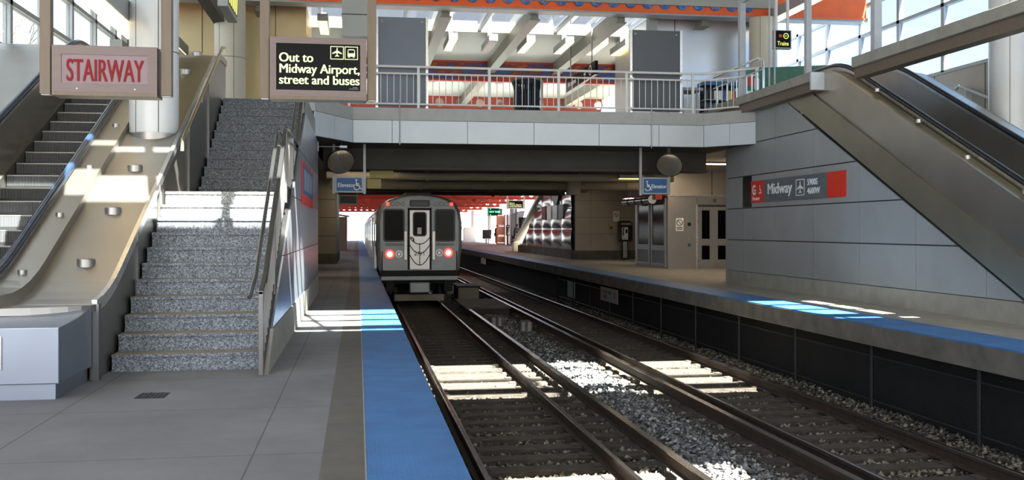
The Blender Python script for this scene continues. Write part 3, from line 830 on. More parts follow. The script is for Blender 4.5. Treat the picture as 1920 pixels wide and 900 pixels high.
# ================================================================== WALLS beside the stairs and the escalators
def panel_wall(name, poly, x, facing, us, vs, m, gap=0.012, th=0.025, back=0.16):
    """vertical wall in the plane x; poly in (y,z); facing -1: panels on the -x side"""
    w = MB().prism(poly, 'x', x, x - facing*back).build(name, 'gap'); struct(w)
    for i in range(len(us)-1):
        for j in range(len(vs)-1):
            c = clip_rect(poly, us[i]+gap/2, us[i+1]-gap/2, vs[j]+gap, vs[j+1]-gap)
            if len(c) >= 3:
                MB().prism(c, 'x', x, x + facing*th).build('panel', m, w)
    return w
wy = [24.8, 23.7, 21.75, 19.8, 17.85, 15.9, 13.95, 12.0]
pw = panel_wall('wall_right', [(13.05,.41),(21.2,4.36),(24.8,4.36),(24.8,.41)], 9.63, -1, sorted(wy), [.41,1.21,2.01,2.81,3.61,4.37], 'panel')
struct(MB().prism([(10.4,RZ),(24.75,RZ),(24.75,.41),(13.1,.41),(12.3,0.02+RZ)], 'x', 9.57, 9.8).build('baseboard_right', 'concrete'))
struct(MB().box(9.63, 12.0, 24.8, 24.95, RZ, 4.0).build('wall_far_right', 'tan'))
# stair side wall, below the railing
pl = [(10.35,0.0),(10.35,0.02),(13.6,2.02),(16.45,2.06),(19.4,3.9),(23.6,3.9),(23.6,0.36),(12.0,0.36)]
w = MB().prism([(10.3,0.0),(23.55,0.0),(23.55,3.58),(22.3,3.95),(18.75,3.95),(10.3,0.08)], 'x', -1.0, -0.945).build('wall_left', 'rail_st'); struct(w)
vv = [0.40, 1.15, 1.95, 2.75, 3.56]
polyA = [(11.05,0.40),(23.5,0.40),(23.5,3.56),(17.95,3.56)]
polyB = [(16.6,2.05),(23.5,2.05),(23.5,3.56),(19.1,3.56)]
for P in (polyA,):
    for i in range(8):
        for j in range(len(vv)-1):
            c = clip_rect(P, 11.05+i*1.78+0.006, 11.05+(i+1)*1.78-0.006, vv[j]+0.008, vv[j+1]-0.008)
            if len(c) >= 3: MB().prism(c, 'x', -0.945, -0.92).build('panel', 'clad', w)
struct(MB().prism([(10.3,0),(23.5,0),(23.5,0.40),(11.0,0.40)], 'x', -0.944, -0.905).build('baseboard_left', 'concrete'))
# map case on that wall
t = thing('map_case', 'red framed map case on the shiny wall under the stairs', 'map case', (-0.9, 18.4, 1.9))
MB().box(-0.92, -0.90, 16.6, 20.4, 1.90, 2.62).build('frame', 'sign_red', t, bevel=0.01)
MB().box(-0.90, -0.897, 16.75, 20.25, 2.08, 2.56).build('map', 'sign_blue', t)
for k in range(3): MB().box(-0.897, -0.894, 17.1+k*1.0, 17.8+k*1.0, 2.15, 2.5).build('leaflet', 'sash', t)

# station sign on the right wall
sg = thing('station_name_sign', 'long grey and red station name sign with an airplane symbol on the panelled wall', 'sign', (9.6, 19.0, 2.0))
xf = 9.585
ya, yb_, yc, yd, yz = 23.62, 22.85, 21.85, 17.6, 16.62
def sgbox(nm, y0, y1, z0, z1, m, x=xf): return MB().box(x, 9.603, y0, y1, z0, z1).build(nm, m, sg)
sgbox('black_end_panel', 23.15, 23.7, 2.03, 2.80, 'sign_black', 9.595)
SZ0, SZ1 = 2.13, 2.66
yl = [23.15, 22.36, 19.15, 18.37]
sgbox('elevator_panel', yl[1], yl[0], SZ0, SZ1, 'sign_red')
sgbox('name_panel', yl[2], yl[1], SZ0, SZ1, 'sign_grey')
sgbox('end_panel', yl[3], yl[2], SZ0, SZ1, 'sign_red')
tx = xf-0.003
text('lettering', 'Midway', 0.36, (tx, 22.16, 2.31), sg, 'letter_w', 1.2, -PI/2, off=0.009)
text('lettering', '5900S\n4600W', 0.19, (tx, 20.06, 2.435), sg, 'letter_w', 0.98, -PI/2, spacing=1.06, off=0.004)
text('lettering', 'Elevator', 0.13, (tx, 23.05, 2.19), sg, 'letter_w', 1.0, -PI/2)
flat('airplane_symbol', PLANE, (tx, 20.40, 2.40), 0.17, sg, 'letter_w', -PI/2, sx=1.15)
flat('symbol_frame', frame_sq(.21, .18, .018), (tx, 20.40, 2.40), 1.0, sg, 'letter_w', -PI/2)
flat('wheelchair_symbol', WHEEL, (tx, 22.58, 2.43), 0.13, sg, 'letter_w', -PI/2)
flat('arrow_symbol', ringp(0,0,.55,.95,20,0.9,5.6) + [bar(-.1,-.1,.7,-.1,.3)], (tx, 22.93, 2.44), 0.13, sg, 'letter_w', -PI/2)

# ================================================================== BRIDGE (mezzanine over the tracks)
MZ = 4.0
path = [(-0.94, 22.35), (-0.12, 24.0), (8.68, 24.0), (9.62, 22.9)]
def along(p, s):
    for (a, b_) in zip(p[:-1], p[1:]):
        L = math.hypot(b_[0]-a[0], b_[1]-a[1])
        if s <= L: return (a[0]+(b_[0]-a[0])*s/L, a[1]+(b_[1]-a[1])*s/L)
        s -= L
    return p[-1]
def offs(p, d):
    out = []
    for i in range(len(p)):
        a = Vector(p[max(i-1,0)]); c = Vector(p[min(i+1,len(p)-1)])
        t_ = (c-a).normalized(); out.append((p[i][0]-t_.y*d, p[i][1]+t_.x*d))
    return out
pin = offs(path, 0.35)
cb = MB()
for i in range(3): cb.prism([path[i], path[i+1], pin[i+1], pin[i]], 'z', 4.12, 4.42)
struct(cb.build('bridge_curb', 'curb'))
fb = MB(); p1 = offs(path, 0.03); p2 = offs(path, 0.30)
for i in range(3): fb.prism([p1[i], p1[i+1], p2[i+1], p2[i]], 'z', 3.56, 4.12)
w = struct(fb.build('bridge_fascia', 'gap'))
def fpanel(a, b_):
    d = (Vector(b_)-Vector(a)).normalized(); n = Vector((-d.y, d.x))*0.03
    a2 = Vector(a)+d*0.006; b2 = Vector(b_)-d*0.006
    MB().prism([tuple(a2), tuple(b2), tuple(b2+n), tuple(a2+n)], 'z', 3.57, 4.11).build('panel', 'panel_w', w)
mid = lambda a, b_, f: (a[0]+(b_[0]-a[0])*f, a[1]+(b_[1]-a[1])*f)
fpanel(path[0], mid(path[0], path[1], .5)); fpanel(mid(path[0], path[1], .5), path[1])
xj = [-0.12, 0.82, 2.65, 4.3, 5.95, 7.5, 8.68]
for a, b_ in zip(xj[:-1], xj[1:]): fpanel((a, 24.0), (b_, 24.0))
fpanel(path[2], mid(path[2], path[3], .5)); fpanel(mid(path[2], path[3], .5), path[3])
# slabs
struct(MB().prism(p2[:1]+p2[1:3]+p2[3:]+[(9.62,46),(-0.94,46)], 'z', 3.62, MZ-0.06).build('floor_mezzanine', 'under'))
struct(MB().prism(p2[:1]+p2[1:3]+p2[3:]+[(9.62,46),(-0.94,46)], 'z', MZ-0.06, MZ).build('floor_mezzanine_paving', 'panel_w'))  # unseen floor top, made pale to bounce light onto the ceiling
struct(MB().box(-6.5, -0.96, TOP_Y+1.15, 46, 3.62, MZ-0.04).build('floor_mezzanine_stairs', 'concrete'))
struct(MB().box(9.64, 15.0, ryt+1.5, 46, 3.62, MZ).build('floor_mezzanine_escalator', 'concrete'))
# girders under the bridge
g = MB()
for y in (26.5, 31.0, 36.0, 41.0, 45.5): g.box(-0.9, 9.6, y-0.15, y+0.15, 3.10, 3.62).box(-0.9, 9.6, y-0.3, y+0.3, 3.06, 3.12)
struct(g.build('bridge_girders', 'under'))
g = MB()
for x in (1.0, 3.2, 5.4, 7.6): g.box(x-0.08, x+0.08, 26.6, 46, 3.3, 3.62)
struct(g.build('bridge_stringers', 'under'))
def pipe(x0, x1, y, z, r, lab, m='block'):
    t = thing('service_pipe', lab, 'pipe', (x0, y, z))
    MB().cyl((x0, y, z), (x1, y, z), r, 14).build('pipe', m, t, smooth=True)
    for k in range(5):
        x = x0+0.6+(x1-x0-1.2)*k/4
        MB().box(x-0.02, x+0.02, y-0.02, y+0.02, z, 3.64).build('hanger', 'under', t)
        MB().cyl((x-0.04, y, z), (x+0.04, y, z), r+0.02, 14).build('collar', m, t)
pipe(-0.9, 9.6, 29.3, 3.05, 0.12, 'thick tan pipe crossing under the bridge nearest the camera')
pipe(-0.9, 9.9, 33.5, 2.98, 0.15, 'thick tan pipe crossing under the bridge behind the elevator signs')
for k, x in enumerate((1.0, 7.3)):
    t = thing('fascia_conduit', ['thin conduit down the bridge face below the airport sign side board', 'thin conduit down the bridge face below the charcoal board'][k], 'conduit', (x, 23.98, 3.5))
    MB().cyl((x, 23.985, 3.52), (x, 23.985, 4.62), 0.014, 8).build('tube', 'alu', t)
    for z in (3.58, 4.1): MB().box(x-0.03, x+0.03, 23.97, 24.02, z-0.02, z+0.02).build('clip', 'alu', t)
struct(MB().box(9.62, 14, 25, 46, 3.58, 3.63).build('ceiling_right_platform', 'tan'))

# ================================================================== ROOF, COLUMNS, WINDOW WALLS
RT = 9.6
def roof(x0, x1, y0, y1, z0=RT, z1=RT+0.25, n='ceiling', m='slats'): return struct(MB().box(x0, x1, y0, y1, z0, z1).build(n, m))
# sum y+z of the lit floor bands -> openings in the roof
A0, A1 = 14.35-RT, 18.25-RT
B0, B1 = 8.35-RT, 9.45-RT
SXA, SXB = -3.6, 11.15
roof(-6.6, 15.2, -24, B0)
roof(-6.6, 4.2, B0, B1); roof(6.75, 15.2, B0, B1)
roof(-6.6, 15.2, B1, 13.56-RT); roof(1.1, 15.2, 13.56-RT, A0)
roof(-6.6, SXA, 13.5-RT, A1); roof(SXA, 1.1, 17.1-RT, A1); roof(SXA, 1.1, 15.72-RT, 16.6-RT); roof(SXA, 1.1, 13.74-RT, 14.38-RT); roof(SXB, 15.2, A0, A1)
roof(-6.6, 15.2, A1, 27.3)
b = MB()
for a, c in ((14.72, 15.22), (16.12, 16.24), (17.16, 17.28)): b.box(1.1, SXB, a-RT, c-RT, RT, RT+0.12)
for x0, x1, y0, y1 in ((1.2, 1.9, A0-.1, A1+.1), (5.2, 5.9, A0-.1, A1+.1), (9.3, 9.9, A0-.1, A1+.1)):
    dx = (x1-x0); b.prism([(x0,y1),(x0+.12,y1),(x1+.12,y0),(x1,y0)], 'z', RT+0.02, RT+0.14)
b.box(0.13, 0.25, 13.5-RT, A1, RT+.02, RT+.12)
struct(b.build('skylight_bars', 'alu'))
struct(MB().box(SXA, SXB, 13.5-RT, A1, RT+0.26, RT+0.27).build('window_1', 'glass'))
# mezzanine ceiling with its glazed strip
CZ = 7.9
roof(-6.6, 12.0, 27.2, 28.3, CZ, CZ+.25)
roof(-6.6, 12.0, 31.9, 37.9, CZ, CZ+.25); roof(-6.6, 12.0, 41.3, 62, CZ, CZ+.25)
struct(MB().box(-6.6, 12.0, 37.9, 41.3, CZ+.18, CZ+.19).build('added_skylight', 'glass'))  # unseen skylight added behind the mural so sun brightens the ceiling beyond
struct(MB().box(-6.6, 12.0, 28.3, 31.9, CZ+.18, CZ+.19).build('window_2', 'glass_f'))
b = MB()
for k in range(15): b.box(-6.2+k*1.26, -6.1+k*1.26, 28.3, 31.9, CZ+.05, CZ+.17)
struct(b.build('skylight_bars', 'mullion'))
for i, x in enumerate((-2.65, -0.1, 2.45, 5.0, 7.55, 10.1)):
    struct(MB().box(x-0.11, x+0.11, 27.8, 62, CZ-.40, CZ).box(x-0.16, x+0.16, 27.8, 62, CZ-.44, CZ-.40).build('roof_beam', 'beam_g'))

# orange beam with its medallions
struct(MB().box(-6.4, 14.9, 27.3, 27.65, 7.72, 8.75).box(-6.4, 14.9, 27.2, 27.75, 7.66, 7.72).build('orange_beam', 'orange'))
struct(MB().box(-6.4, 14.9, 27.22, 27.73, 7.61, 7.66).build('trim_5', 'alu'))
med = None
NM = 22
for k in range(NM):
    x = 0.62 + 0.505*k
    if med is None:
        med = MB()
        med.tube([(0, -0.05, 0), (0, 0.0, 0)], 0.17, 28); med.tube([(0,-0.06,0),(0,-0.05,0)], [0.15, 0.165], 28)
        med = med.build('painted_medallion', 'medal'); o = med
    else:
        o = med.copy(); COL.objects.link(o)
    o.location = (x, 27.3, 7.955)
    n = NM-k
    sfx = {1:'st',2:'nd',3:'rd'}.get(n if n < 20 else n-20, 'th')
    tag(o, 'round painted medallion on the orange beam, %d%s counting from the white column' % (n, sfx), 'medallion', 'painted medallions on the orange beam')

# mural beam and pierced friezes further back
struct(MB().box(-6.4, 11.9, 37.4, 37.6, 7.20, 7.84).build('mural_beam', 'mural'))
struct(MB().box(-6.4, 11.9, 37.37, 37.63, 7.84, 7.9).box(-6.4, 11.9, 37.37, 37.63, 7.13, 7.20).build('trim_6', 'red'))
def frieze(name, x0, x1, y, z0, z1, r, step, m='red_d', lip=True):
    cs = []; x = x0+step/2
    while x < x1: cs.append(x); x += step
    b = MB().holed(x0, x1, y-0.06, y+0.06, z0, z1, cs, (z0+z1)/2, r)
    if lip: b.box(x0, x1, y-0.16, y+0.16, z0-0.05, z0).box(x0, x1, y-0.16, y+0.16, z1, z1+0.05)
    return struct(b.build(name, m))
frieze('pierced_frieze', -6.4, 11.9, 47.5, 7.22, 7.98, 0.21, 0.98)
frieze('pierced_frieze', -6.4, 11.9, 57.5, 7.22, 7.98, 0.21, 0.98)
# far canopy over the open platforms
for i, y in enumerate((61, 72, 84, 97, 111, 126)):
    frieze('canopy_beam', -6.4, 13.9, y, 3.72, 4.36, 0.19, 0.72, 'red')
struct(MB().box(-6.4, 14.4, 60.5, 128, 4.42, 4.5).build('ceiling_canopy', 'red'))
b = MB()
for x in (-2.5, 1.0, 4.5, 8.0, 11.5): b.box(x-0.1, x+0.1, 60.8, 127, 4.1, 4.42)
struct(b.build('canopy_joists', 'red'))

def column(x, y, r, z0, z1, lab, m='offw', joints=(2.0, 4.0)):
    t = thing('round_column', lab, 'column', (x, y, z0))
    b = MB().lathe([(r, 0), (r, z1-z0)], (x, y, z0), 40)
    b.build('cladding', m, t, smooth=True)
    j = MB()
    for h in joints:
        if z0+h < z1: j.lathe([(r+0.003, 0), (r+0.003, 0.012)], (x, y, z0+h), 40)
    for a in (-2.2, -1.2, -0.3, 0.9): j.box(x+math.cos(a)*(r-0.01)-0.005, x+math.cos(a)*(r-0.01)+0.005, y+math.sin(a)*(r-0.0)-0.006, y+math.sin(a)*(r-0.0)+0.006, z0, z1)
    j.build('joint', 'gap', t)
    return t
column(-2.95, 15.1, 0.345, bz(15.1, 0.5), RT, 'pale round column rising through the escalator deck behind the stairway sign', joints=(1.35, 3.5))
MB().lathe([(0.36, -0.12), (0.36, 0.0)], (-2.95, 15.1, bz(14.75, 0.74)+0.1), 40).build('base_collar', 'steel', bpy.data.objects['round_column'], smooth=True)
column(12.55, 17.5, 0.38, RZ, RT, 'pale round column beyond the descending escalator at the glass wall', joints=(5.25,))
column(-3.35, 27.0, 0.40, MZ, 7.55, 'cream round column at the top of the granite stairs', 'cream')
column(11.55, 27.0, 0.40, MZ, 7.55, 'cream round column under the far end of the orange beam', 'cream')
for i, y in enumerate((86, 101, 116, 131)):
    column(13.6, y, 0.36, RZ, 3.74, ['thick canopy column beside the timber shelter', 'canopy column standing behind the orange shelter frame', 'canopy column beside the platform bench',
        'farthest canopy column behind the pale litter boxes'][i], 'offw', ())

# window walls
def window_wall(name, x, ys, zs, inner, gl, mw=0.07):
    b = MB()
    for y in ys: b.box(x-mw, x+mw, y-0.07, y+0.07, zs[0], zs[-1])
    for z in zs: b.box(x-mw, x+mw, ys[0], ys[-1], z-0.045, z+0.045)
    o = struct(b.build(name, 'mullion'))
    for i in range(len(ys)-1):
        for j in range(len(zs)-1):
            MB().box(x-0.012, x+0.012, ys[i]+0.07, ys[i+1]-0.07, zs[j]+0.045, zs[j+1]-0.045).build('pane', gl, o)
    return o
window_wall('window_3', -6.5, [7.6+2.03*k for k in range(12)], [4.85, 5.75, 6.65, 9.5], 1, 'glass')
window_wall('window_4', 15.0, [6.45+2.13*k for k in range(15)], [5.54, 6.41, 7.28, 8.14, 9.0, 9.6], -1, 'glass_b')
struct(MB().box(-6.62, -6.45, 7.6, 29.9, 0.0, 4.82).build('wall_left_lower', 'wall_g'))
struct(MB().box(-6.62, -6.5, 29.9, 60, 0.0, 8.4).build('wall_left_back', 'tan'))
struct(MB().box(14.95, 15.1, -4, 60, RZ, 5.5).build('wall_glass_sill', 'tan'))
b = MB()
for k in range(16): b.box(14.94, 14.955, -2+k*2.13-0.006+0.32, -2+k*2.13+0.006+0.32, RZ, 5.5)
b.box(14.94, 14.955, -2, 36, 4.2, 4.215)
struct(b.build('trim_7', 'gap'))
# sloping cover between the far handrail and the window sill
t = thing('wall_handrail', 'pale pipe handrail fixed to the wall below the big glass wall', 'handrail', (14.85, 20, 4.2))
MB().tube([(14.82, 18.6, 3.55), (14.82, 22.6, 5.05), (14.82, 22.75, 5.0)], 0.04, 10).build('rail', 'mullion', t, smooth=True)
for y, z in ((19.2, 3.77), (22.3, 4.94)): MB().box(14.78, 14.95, y-0.03, y+0.03, z-0.6, z).build('bracket', 'mullion', t)

# stainless clad rooms on the mezzanine
struct(MB().box(-5.4, -1.45, 28.6, 32, MZ, 7.89).build('wall_mezzanine_left', 'steel_gold'))
b = MB()
for x in (-4.3, -3.2, -2.3): b.box(x-0.01, x+0.01, 28.59, 28.6, MZ, 7.89)
struct(b.build('trim_9', 'gap'))
struct(MB().box(8.75, 12.0, 28.4, 33, MZ, 7.88).build('wall_mezzanine_right', 'smooth_st'))
struct(MB().box(9.35, 9.37, 28.385, 28.4, MZ, 7.9).build('trim_10', 'gap'))
struct(MB().box(8.45, 8.7, 28.0, 28.3, 6.0, 8.3).build('trim_11', 'alu'))
t = thing('call_panel', 'small dark call panel on the stainless wall at the top of the stairs', 'panel', (-2.55, 28.5, 5.2))
MB().box(-2.68, -2.42, 28.54, 28.6, 5.55, 6.0).build('plate', 'steel', t, bevel=0.01)
MB().box(-2.62, -2.48, 28.53, 28.54, 5.75, 5.9).build('screen', 'black', t)

# curb beams of the escalator opening, their posts
def curb_beam(y0, y1, lab):
    t = thing('curb_beam', lab, 'beam', (9.45, y0, 4.4))
    MB().box(9.30, 9.60, y0, y1, 4.56, 4.76).build('cap', 'concrete', t, bevel=0.01)
    MB().box(9.36, 9.60, y0, y1, 4.36, 4.56).build('fascia', 'bronze_d', t)
    return t
t = curb_beam(19.3, 25.4, 'grey curb beam with a pale end block above the panelled wall')
MB().box(9.29, 9.61, 19.26, 19.32, 4.38, 4.74).build('end_plate', 'panel_w', t)
t = curb_beam(6.0, 17.6, 'grey curb beam crossing in front of the glass wall and right column')
def opening_post(x, y, z0, lab, w=0.075):
    t = thing('opening_post', lab, 'post', (x, y, z0))
    MB().box(x-w, x+w, y-w, y+w, z0, RT).build('shaft', 'mullion', t, bevel=0.006)
    MB().box(x-w-0.004, x+w+0.004, y-w-0.004, y+w+0.004, z0, z0+0.02).build('foot_plate', 'mullion', t)
    for zz in (0.18, 0.30): MB().cyl((x-0.03, y-w-0.012, z0+zz), (x-0.03, y-w, z0+zz), 0.018, 8).build('bolt', 'steel', t)
opening_post(9.45, 23.4, 4.76, 'square white post at the end of the bridge railing')
opening_post(9.45, 19.75, 4.76, 'square white post on the pale end block of the curb beam', 0.06)
opening_post(9.45, 16.95, 4.76, 'square pale post on the curb beam crossing the glass wall')
t = thing('glazing_frame', 'pale overhead frame joining the two white posts of the escalator opening', 'frame', (9.45, 20, 6.6))
MB().box(9.41, 9.49, 19.81, 23.32, 7.1, 7.2).build('head_rail', 'mullion', t)
for y in (21.45, 21.75): MB().box(9.44, 9.47, y-0.015, y+0.015, 4.76, 7.1).build('rod', 'mullion', t)
# gate rail beside the opening
t = thing('opening_railing', 'curved ended tube railing beside the newsstand at the escalator opening', 'railing', (9.4, 22.5, 4.7))
MB().tube([(9.42, 25.3, 5.55), (9.42, 22.3, 5.55), (9.42, 22.05, 5.45), (9.42, 22.0, 5.2), (9.42, 22.0, 4.76)], 0.03, 10).build('top_rail', 'steel_bright', t, smooth=True)
MB().tube([(9.42, 25.3, 5.25), (9.42, 22.05, 5.25)], 0.02, 8).build('mid_rail', 'steel_bright', t)
for k in range(9): MB().cyl((9.42, 22.35+k*0.33, 4.76), (9.42, 22.35+k*0.33, 5.25), 0.012, 8).build('baluster', 'steel_bright', t)

# ================================================================== BRIDGE RAILING and what stands behind it
br = thing('bridge_railing', 'white steel railing with thin balusters along the bridge over the tracks', 'railing', (4.2, 24.1, 4.42))
pr = offs(path, 0.12)
def rail_on(z, r, nm):
    MB().tube([(x, y, z) for x, y in pr], r, 8).build(nm, 'white', br, smooth=True)
rail_on(5.44, 0.03, 'top_rail'); rail_on(5.27, 0.022, 'mid_rail'); rail_on(4.53, 0.022, 'bottom_rail')
Ltot = sum(math.hypot(pr[i+1][0]-pr[i][0], pr[i+1][1]-pr[i][1]) for i in range(3))
npost = 8
for k in range(npost):
    x, y = along(pr, 0.05 + (Ltot-0.1)*k/(npost-1)); MB().box(x-0.03, x+0.03, y-0.03, y+0.03, 4.42, 5.43).build('post', 'white', br)
nb = int(Ltot/0.158)
for k in range(nb):
    x, y = along(pr, 0.1+0.158*k); MB().cyl((x, y, 4.53), (x, y, 5.27), 0.0095, 6).build('baluster', 'white', br)

def display(x0, x1, z1, m, lab):
    t = thing('display_board', lab, 'display board', ((x0+x1)/2, 24.35, 4.42))
    MB().box(x0, x1, 24.33, 24.43, 4.50, z1).build('back_panel', m, t)
    for x in (x0, x1): MB().box(x-0.03, x+0.03, 24.29, 24.45, 4.42, z1+0.01).build('side_channel', 'steel_bright', t)
    for x in (x0+0.12, x1-0.12): MB().cyl((x, 24.315, z1-0.1), (x, 24.33, z1-0.1), 0.02, 8).build('bolt', 'steel', t)
    for x in (x0, x1):
        for z in (4.55, 5.3): MB().box(x-0.02, x+0.02, 24.15, 24.33, z-0.02, z+0.02).build('clamp', 'steel_bright', t)
display(0.46, 1.68, 6.68, 'gray_panel', 'tall blue grey back of a display board behind the airport exit sign')
display(6.86, 8.18, 6.56, 'gray_panel2', 'tall charcoal back of a display board near the newsstand')

# litter bin on the mezzanine
t = thing('litter_bin', 'dark slatted metal litter bin with flared rim behind the bridge railing', 'litter bin', (4.36, 25.4, MZ))
cx, cy = 4.36, 25.4
MB().lathe([(0.28, 0.05), (0.29, 1.0), (0.28, 1.02)], (cx, cy, MZ), 28).build('liner', 'can', t, smooth=True)
for k in range(30):
    a = 2*PI*k/30
    pts = [(cx+rr*math.cos(a), cy+rr*math.sin(a), MZ+z) for rr, z in ((0.30,0.02),(0.315,0.5),(0.32,1.08),(0.345,1.22),(0.39,1.33))]
    MB().tube(pts, 0.022, 6).build('slat', 'can', t)
for rr, z in ((0.39, 1.33), (0.325, 1.08), (0.305, 0.08)):
    MB().tube([(cx+rr*math.cos(2*PI*k/32), cy+rr*math.sin(2*PI*k/32), MZ+z) for k in range(33)], 0.022, 6, cap=False).build('rim', 'can', t)
MB().lathe([(0.39, 1.34), (0.30, 1.40), (0.2, 1.41)], (cx, cy, MZ), 28).build('lid', 'can', t, smooth=True)

t = thing('steel_stanchion', 'slim grey stanchion standing beside the dark litter bin', 'post', (4.85, 25.9, MZ))
MB().box(4.82, 4.88, 25.87, 25.93, MZ, 5.45).build('post', 'alu', t); MB().box(4.76, 4.94, 25.81, 25.99, MZ, MZ+0.02).build('foot_plate', 'alu', t)

# newsstand
t = thing('newsstand_rack', 'white counter with shelves of colourful packets beside the bridge railing', 'shop rack', (9.0, 26.2, MZ))
MB().box(8.35, 9.25, 26.0, 26.6, MZ, 5.05).build('cabinet', 'white', t, bevel=0.01)
MB().box(8.25, 9.35, 25.9, 26.7, 5.28, 5.36).build('counter_top', 'alu', t)
for x in (8.4, 8.8, 9.2): MB().box(x-0.02, x+0.02, 25.98, 26.02, MZ, 5.28).build('upright', 'alu', t)
for z in (4.35, 4.7, 5.05): MB().box(9.38, 10.4, 25.9, 26.25, z-0.02, z).build('shelf', 'alu', t)
MB().box(9.38, 10.4, 26.25, 26.3, MZ, 5.5).build('back_board', 'black', t)
MB().box(9.32, 10.45, 25.75, 26.3, 5.42, 5.52).build('canopy', 'sign_blue', t)
proto = None; kk = 0
for j, z in enumerate((4.352, 4.702, 5.052)):
    for i in range(7):
        x = 9.46+i*0.135
        if proto is None:
            proto = MB().box(-0.05, 0.05, -0.02, 0.02, 0, 0.22).prism([(-0.05,0.22),(0.05,0.22),(0.03,0.25),(-0.03,0.25)], 'y', -0.012, 0.012).build('snack_packet', 'mag'); o = proto
        else: o = proto.copy(); COL.objects.link(o)
        o.location = (x, 25.98, z)
        tag(o, 'upright packet on the %s newsstand shelf, number %d from the white counter' % (['bottom', 'middle', 'top'][j], i+1), 'packet', 'packets on the newsstand shelves')
t = thing('kiosk_sign_board', 'tall green kiosk board with pale pictures behind the white post', 'sign board', (11.2, 26.0, MZ))
MB().box(10.55, 11.0, 25.9, 25.96, MZ, 5.95).build('front_board', 'green', t)
MB().prism([(11.0, 25.9), (12.6, 25.2), (12.6, 25.3), (11.0, 26.0)], 'z', MZ, 5.95).build('wing_board', 'green', t)
for k, (x, z, w_, h_, m_) in enumerate(((10.6,5.45,.2,.25,'sign_red'),(10.82,5.35,.14,.3,'letter_w'),(10.6,5.05,.16,.25,'letter_w'),(10.8,4.8,.17,.4,'pane_or'),(10.6,4.55,.15,.3,'pane_pk'))):
    MB().box(x, x+w_, 25.893, 25.9, z, z+h_).build('picture', m_, t)

# hanging signs and lights on the mezzanine
def hang(name, lab, x0, x1, y, z0, z1, face, depth=0.22, top=None, post=0.045, fm='bronze', pm='bronze_d', fr=0.07, posts=True, cat='sign', posty=0.0, out=0.0):
    t = thing(name, lab, cat, ((x0+x1)/2, y, z0))
    MB().box(x0, x1, y, y+depth, z0, z1).build('case', fm, t, bevel=0.006)
    b = MB()
    yf = y-0.012
    for a in ((x0,x1,z0,z0+fr),(x0,x1,z1-fr,z1),(x0,x0+fr,z0+fr,z1-fr),(x1-fr,x1,z0+fr,z1-fr)): b.box(a[0], a[1], yf, y, a[2], a[3])
    b.build('frame', fm, t)
    MB().box(x0+fr, x1-fr, y-0.004, y, z0+fr, z1-fr).build('sign_face', face, t)
    if posts:
        for x in (x0-post-out, x1+post+out):
            MB().box(x-post, x+post, y+posty+depth*0.15, y+posty+depth*0.15+2*post, z0-0.02, top).build('post', pm, t, bevel=0.004)
            MB().box(x-post*0.8, x+post*0.8, y+posty+depth*0.15+0.01, y+posty+depth*0.15+2*post-0.01, z0-0.027, z0-0.02).build('end_cap', 'letter_w', t)
    return t
# stairway sign
t = hang('stairway_sign', 'hanging sign box with red STAIRWAY lettering on a pale face', -2.89, -1.925, 10.0, 2.80, 3.245, 'pink', 0.26, RT, 0.05, fr=0.085, out=0.025)
MB().box(-2.89, -1.925, 9.99, 10.26, 2.765, 2.80).build('bottom_rail', 'bronze_d', t)
text('lettering', 'STAIRWAY', 0.305, (-2.405, 9.99, 2.905), t, 'letter_r', 0.475, 0, 'CENTER', off=0.007)
for x in (-2.66, -2.13): MB().cyl((x, 9.982, 2.83), (x, 9.99, 2.83), 0.008, 8).build('screw', 'letter_w', t)
# way out sign
t = hang('exit_direction_sign', 'hanging black sign reading Out to Midway Airport, street and buses', -0.86, 0.085, 10.0, 2.80, 3.385, 'sign_black', 0.22, RT, 0.045, fr=0.062, out=0.008)
MB().box(-0.86, 0.085, 9.99, 10.22, 2.77, 2.80).build('bottom_rail', 'bronze_d', t)
text('lettering', 'Out to\nMidway Airport,\nstreet and buses', 0.128, (-0.772, 9.993, 3.142), t, 'lyel', 0.93, 0, line=0.86, off=0.003)
flat('airplane_symbol', PLANE, (-0.205, 9.993, 3.245), 0.058, t, 'lyel')
flat('bus_symbol', BUS, (-0.065, 9.993, 3.235), 0.058, t, 'lyel')
for x in (-0.205, -0.065): flat('symbol_frame', frame_sq(.065, .065, .006), (x, 9.993, 3.24), 1.0, t, 'lyel')
MB().box(-0.05, -0.005, 9.992, 9.996, 2.895, 2.90).box(-0.085, 0.005, 9.992, 9.996, 2.88, 2.885).build('small_print', 'sash', t)
for x in (-0.66, -0.05): MB().cyl((x, 9.982, 2.83), (x, 9.99, 2.83), 0.007, 8).build('screw', 'bronze_d', t)

# box sign edge-on above the stairs
t = thing('hanging_box_sign', 'grey box sign with yellow stripes hung edge on above the stairs', 'sign', (-2.6, 20, 5.8))
MB().box(-2.72, -2.52, 20.0, 21.6, 5.86, 6.5).build('case', 'alu', t, bevel=0.01)
MB().box(-2.52, -2.515, 20.1, 21.5, 5.93, 6.45).build('sign_face', 'sign_black', t)
for k in range(5): MB().prism([(20.15+k*0.27, 5.98), (20.28+k*0.27, 5.98), (20.4+k*0.27, 6.4), (20.27+k*0.27, 6.4)], 'x', -2.515, -2.510).build('stripe', 'lyel2', t)
MB().box(-2.64, -2.6, 20.7, 20.8, 6.5, RT).build('hanger', 'alu', t)
t = thing('hanging_cabinet', 'pale grey panelled cabinet hung beside the post of the airport exit sign', 'cabinet', (0, 23, 6))
MB().box(-0.36, 0.22, 23.0, 23.4, 5.93, RT).build('body', 'panel', t)
MB().box(-0.37, 0.23, 22.99, 23.41, 6.42, 6.44).build('joint', 'gap', t)
MB().box(0.22, 0.30, 23.0, 23.4, 5.85, RT).build('edge', 'alu', t)
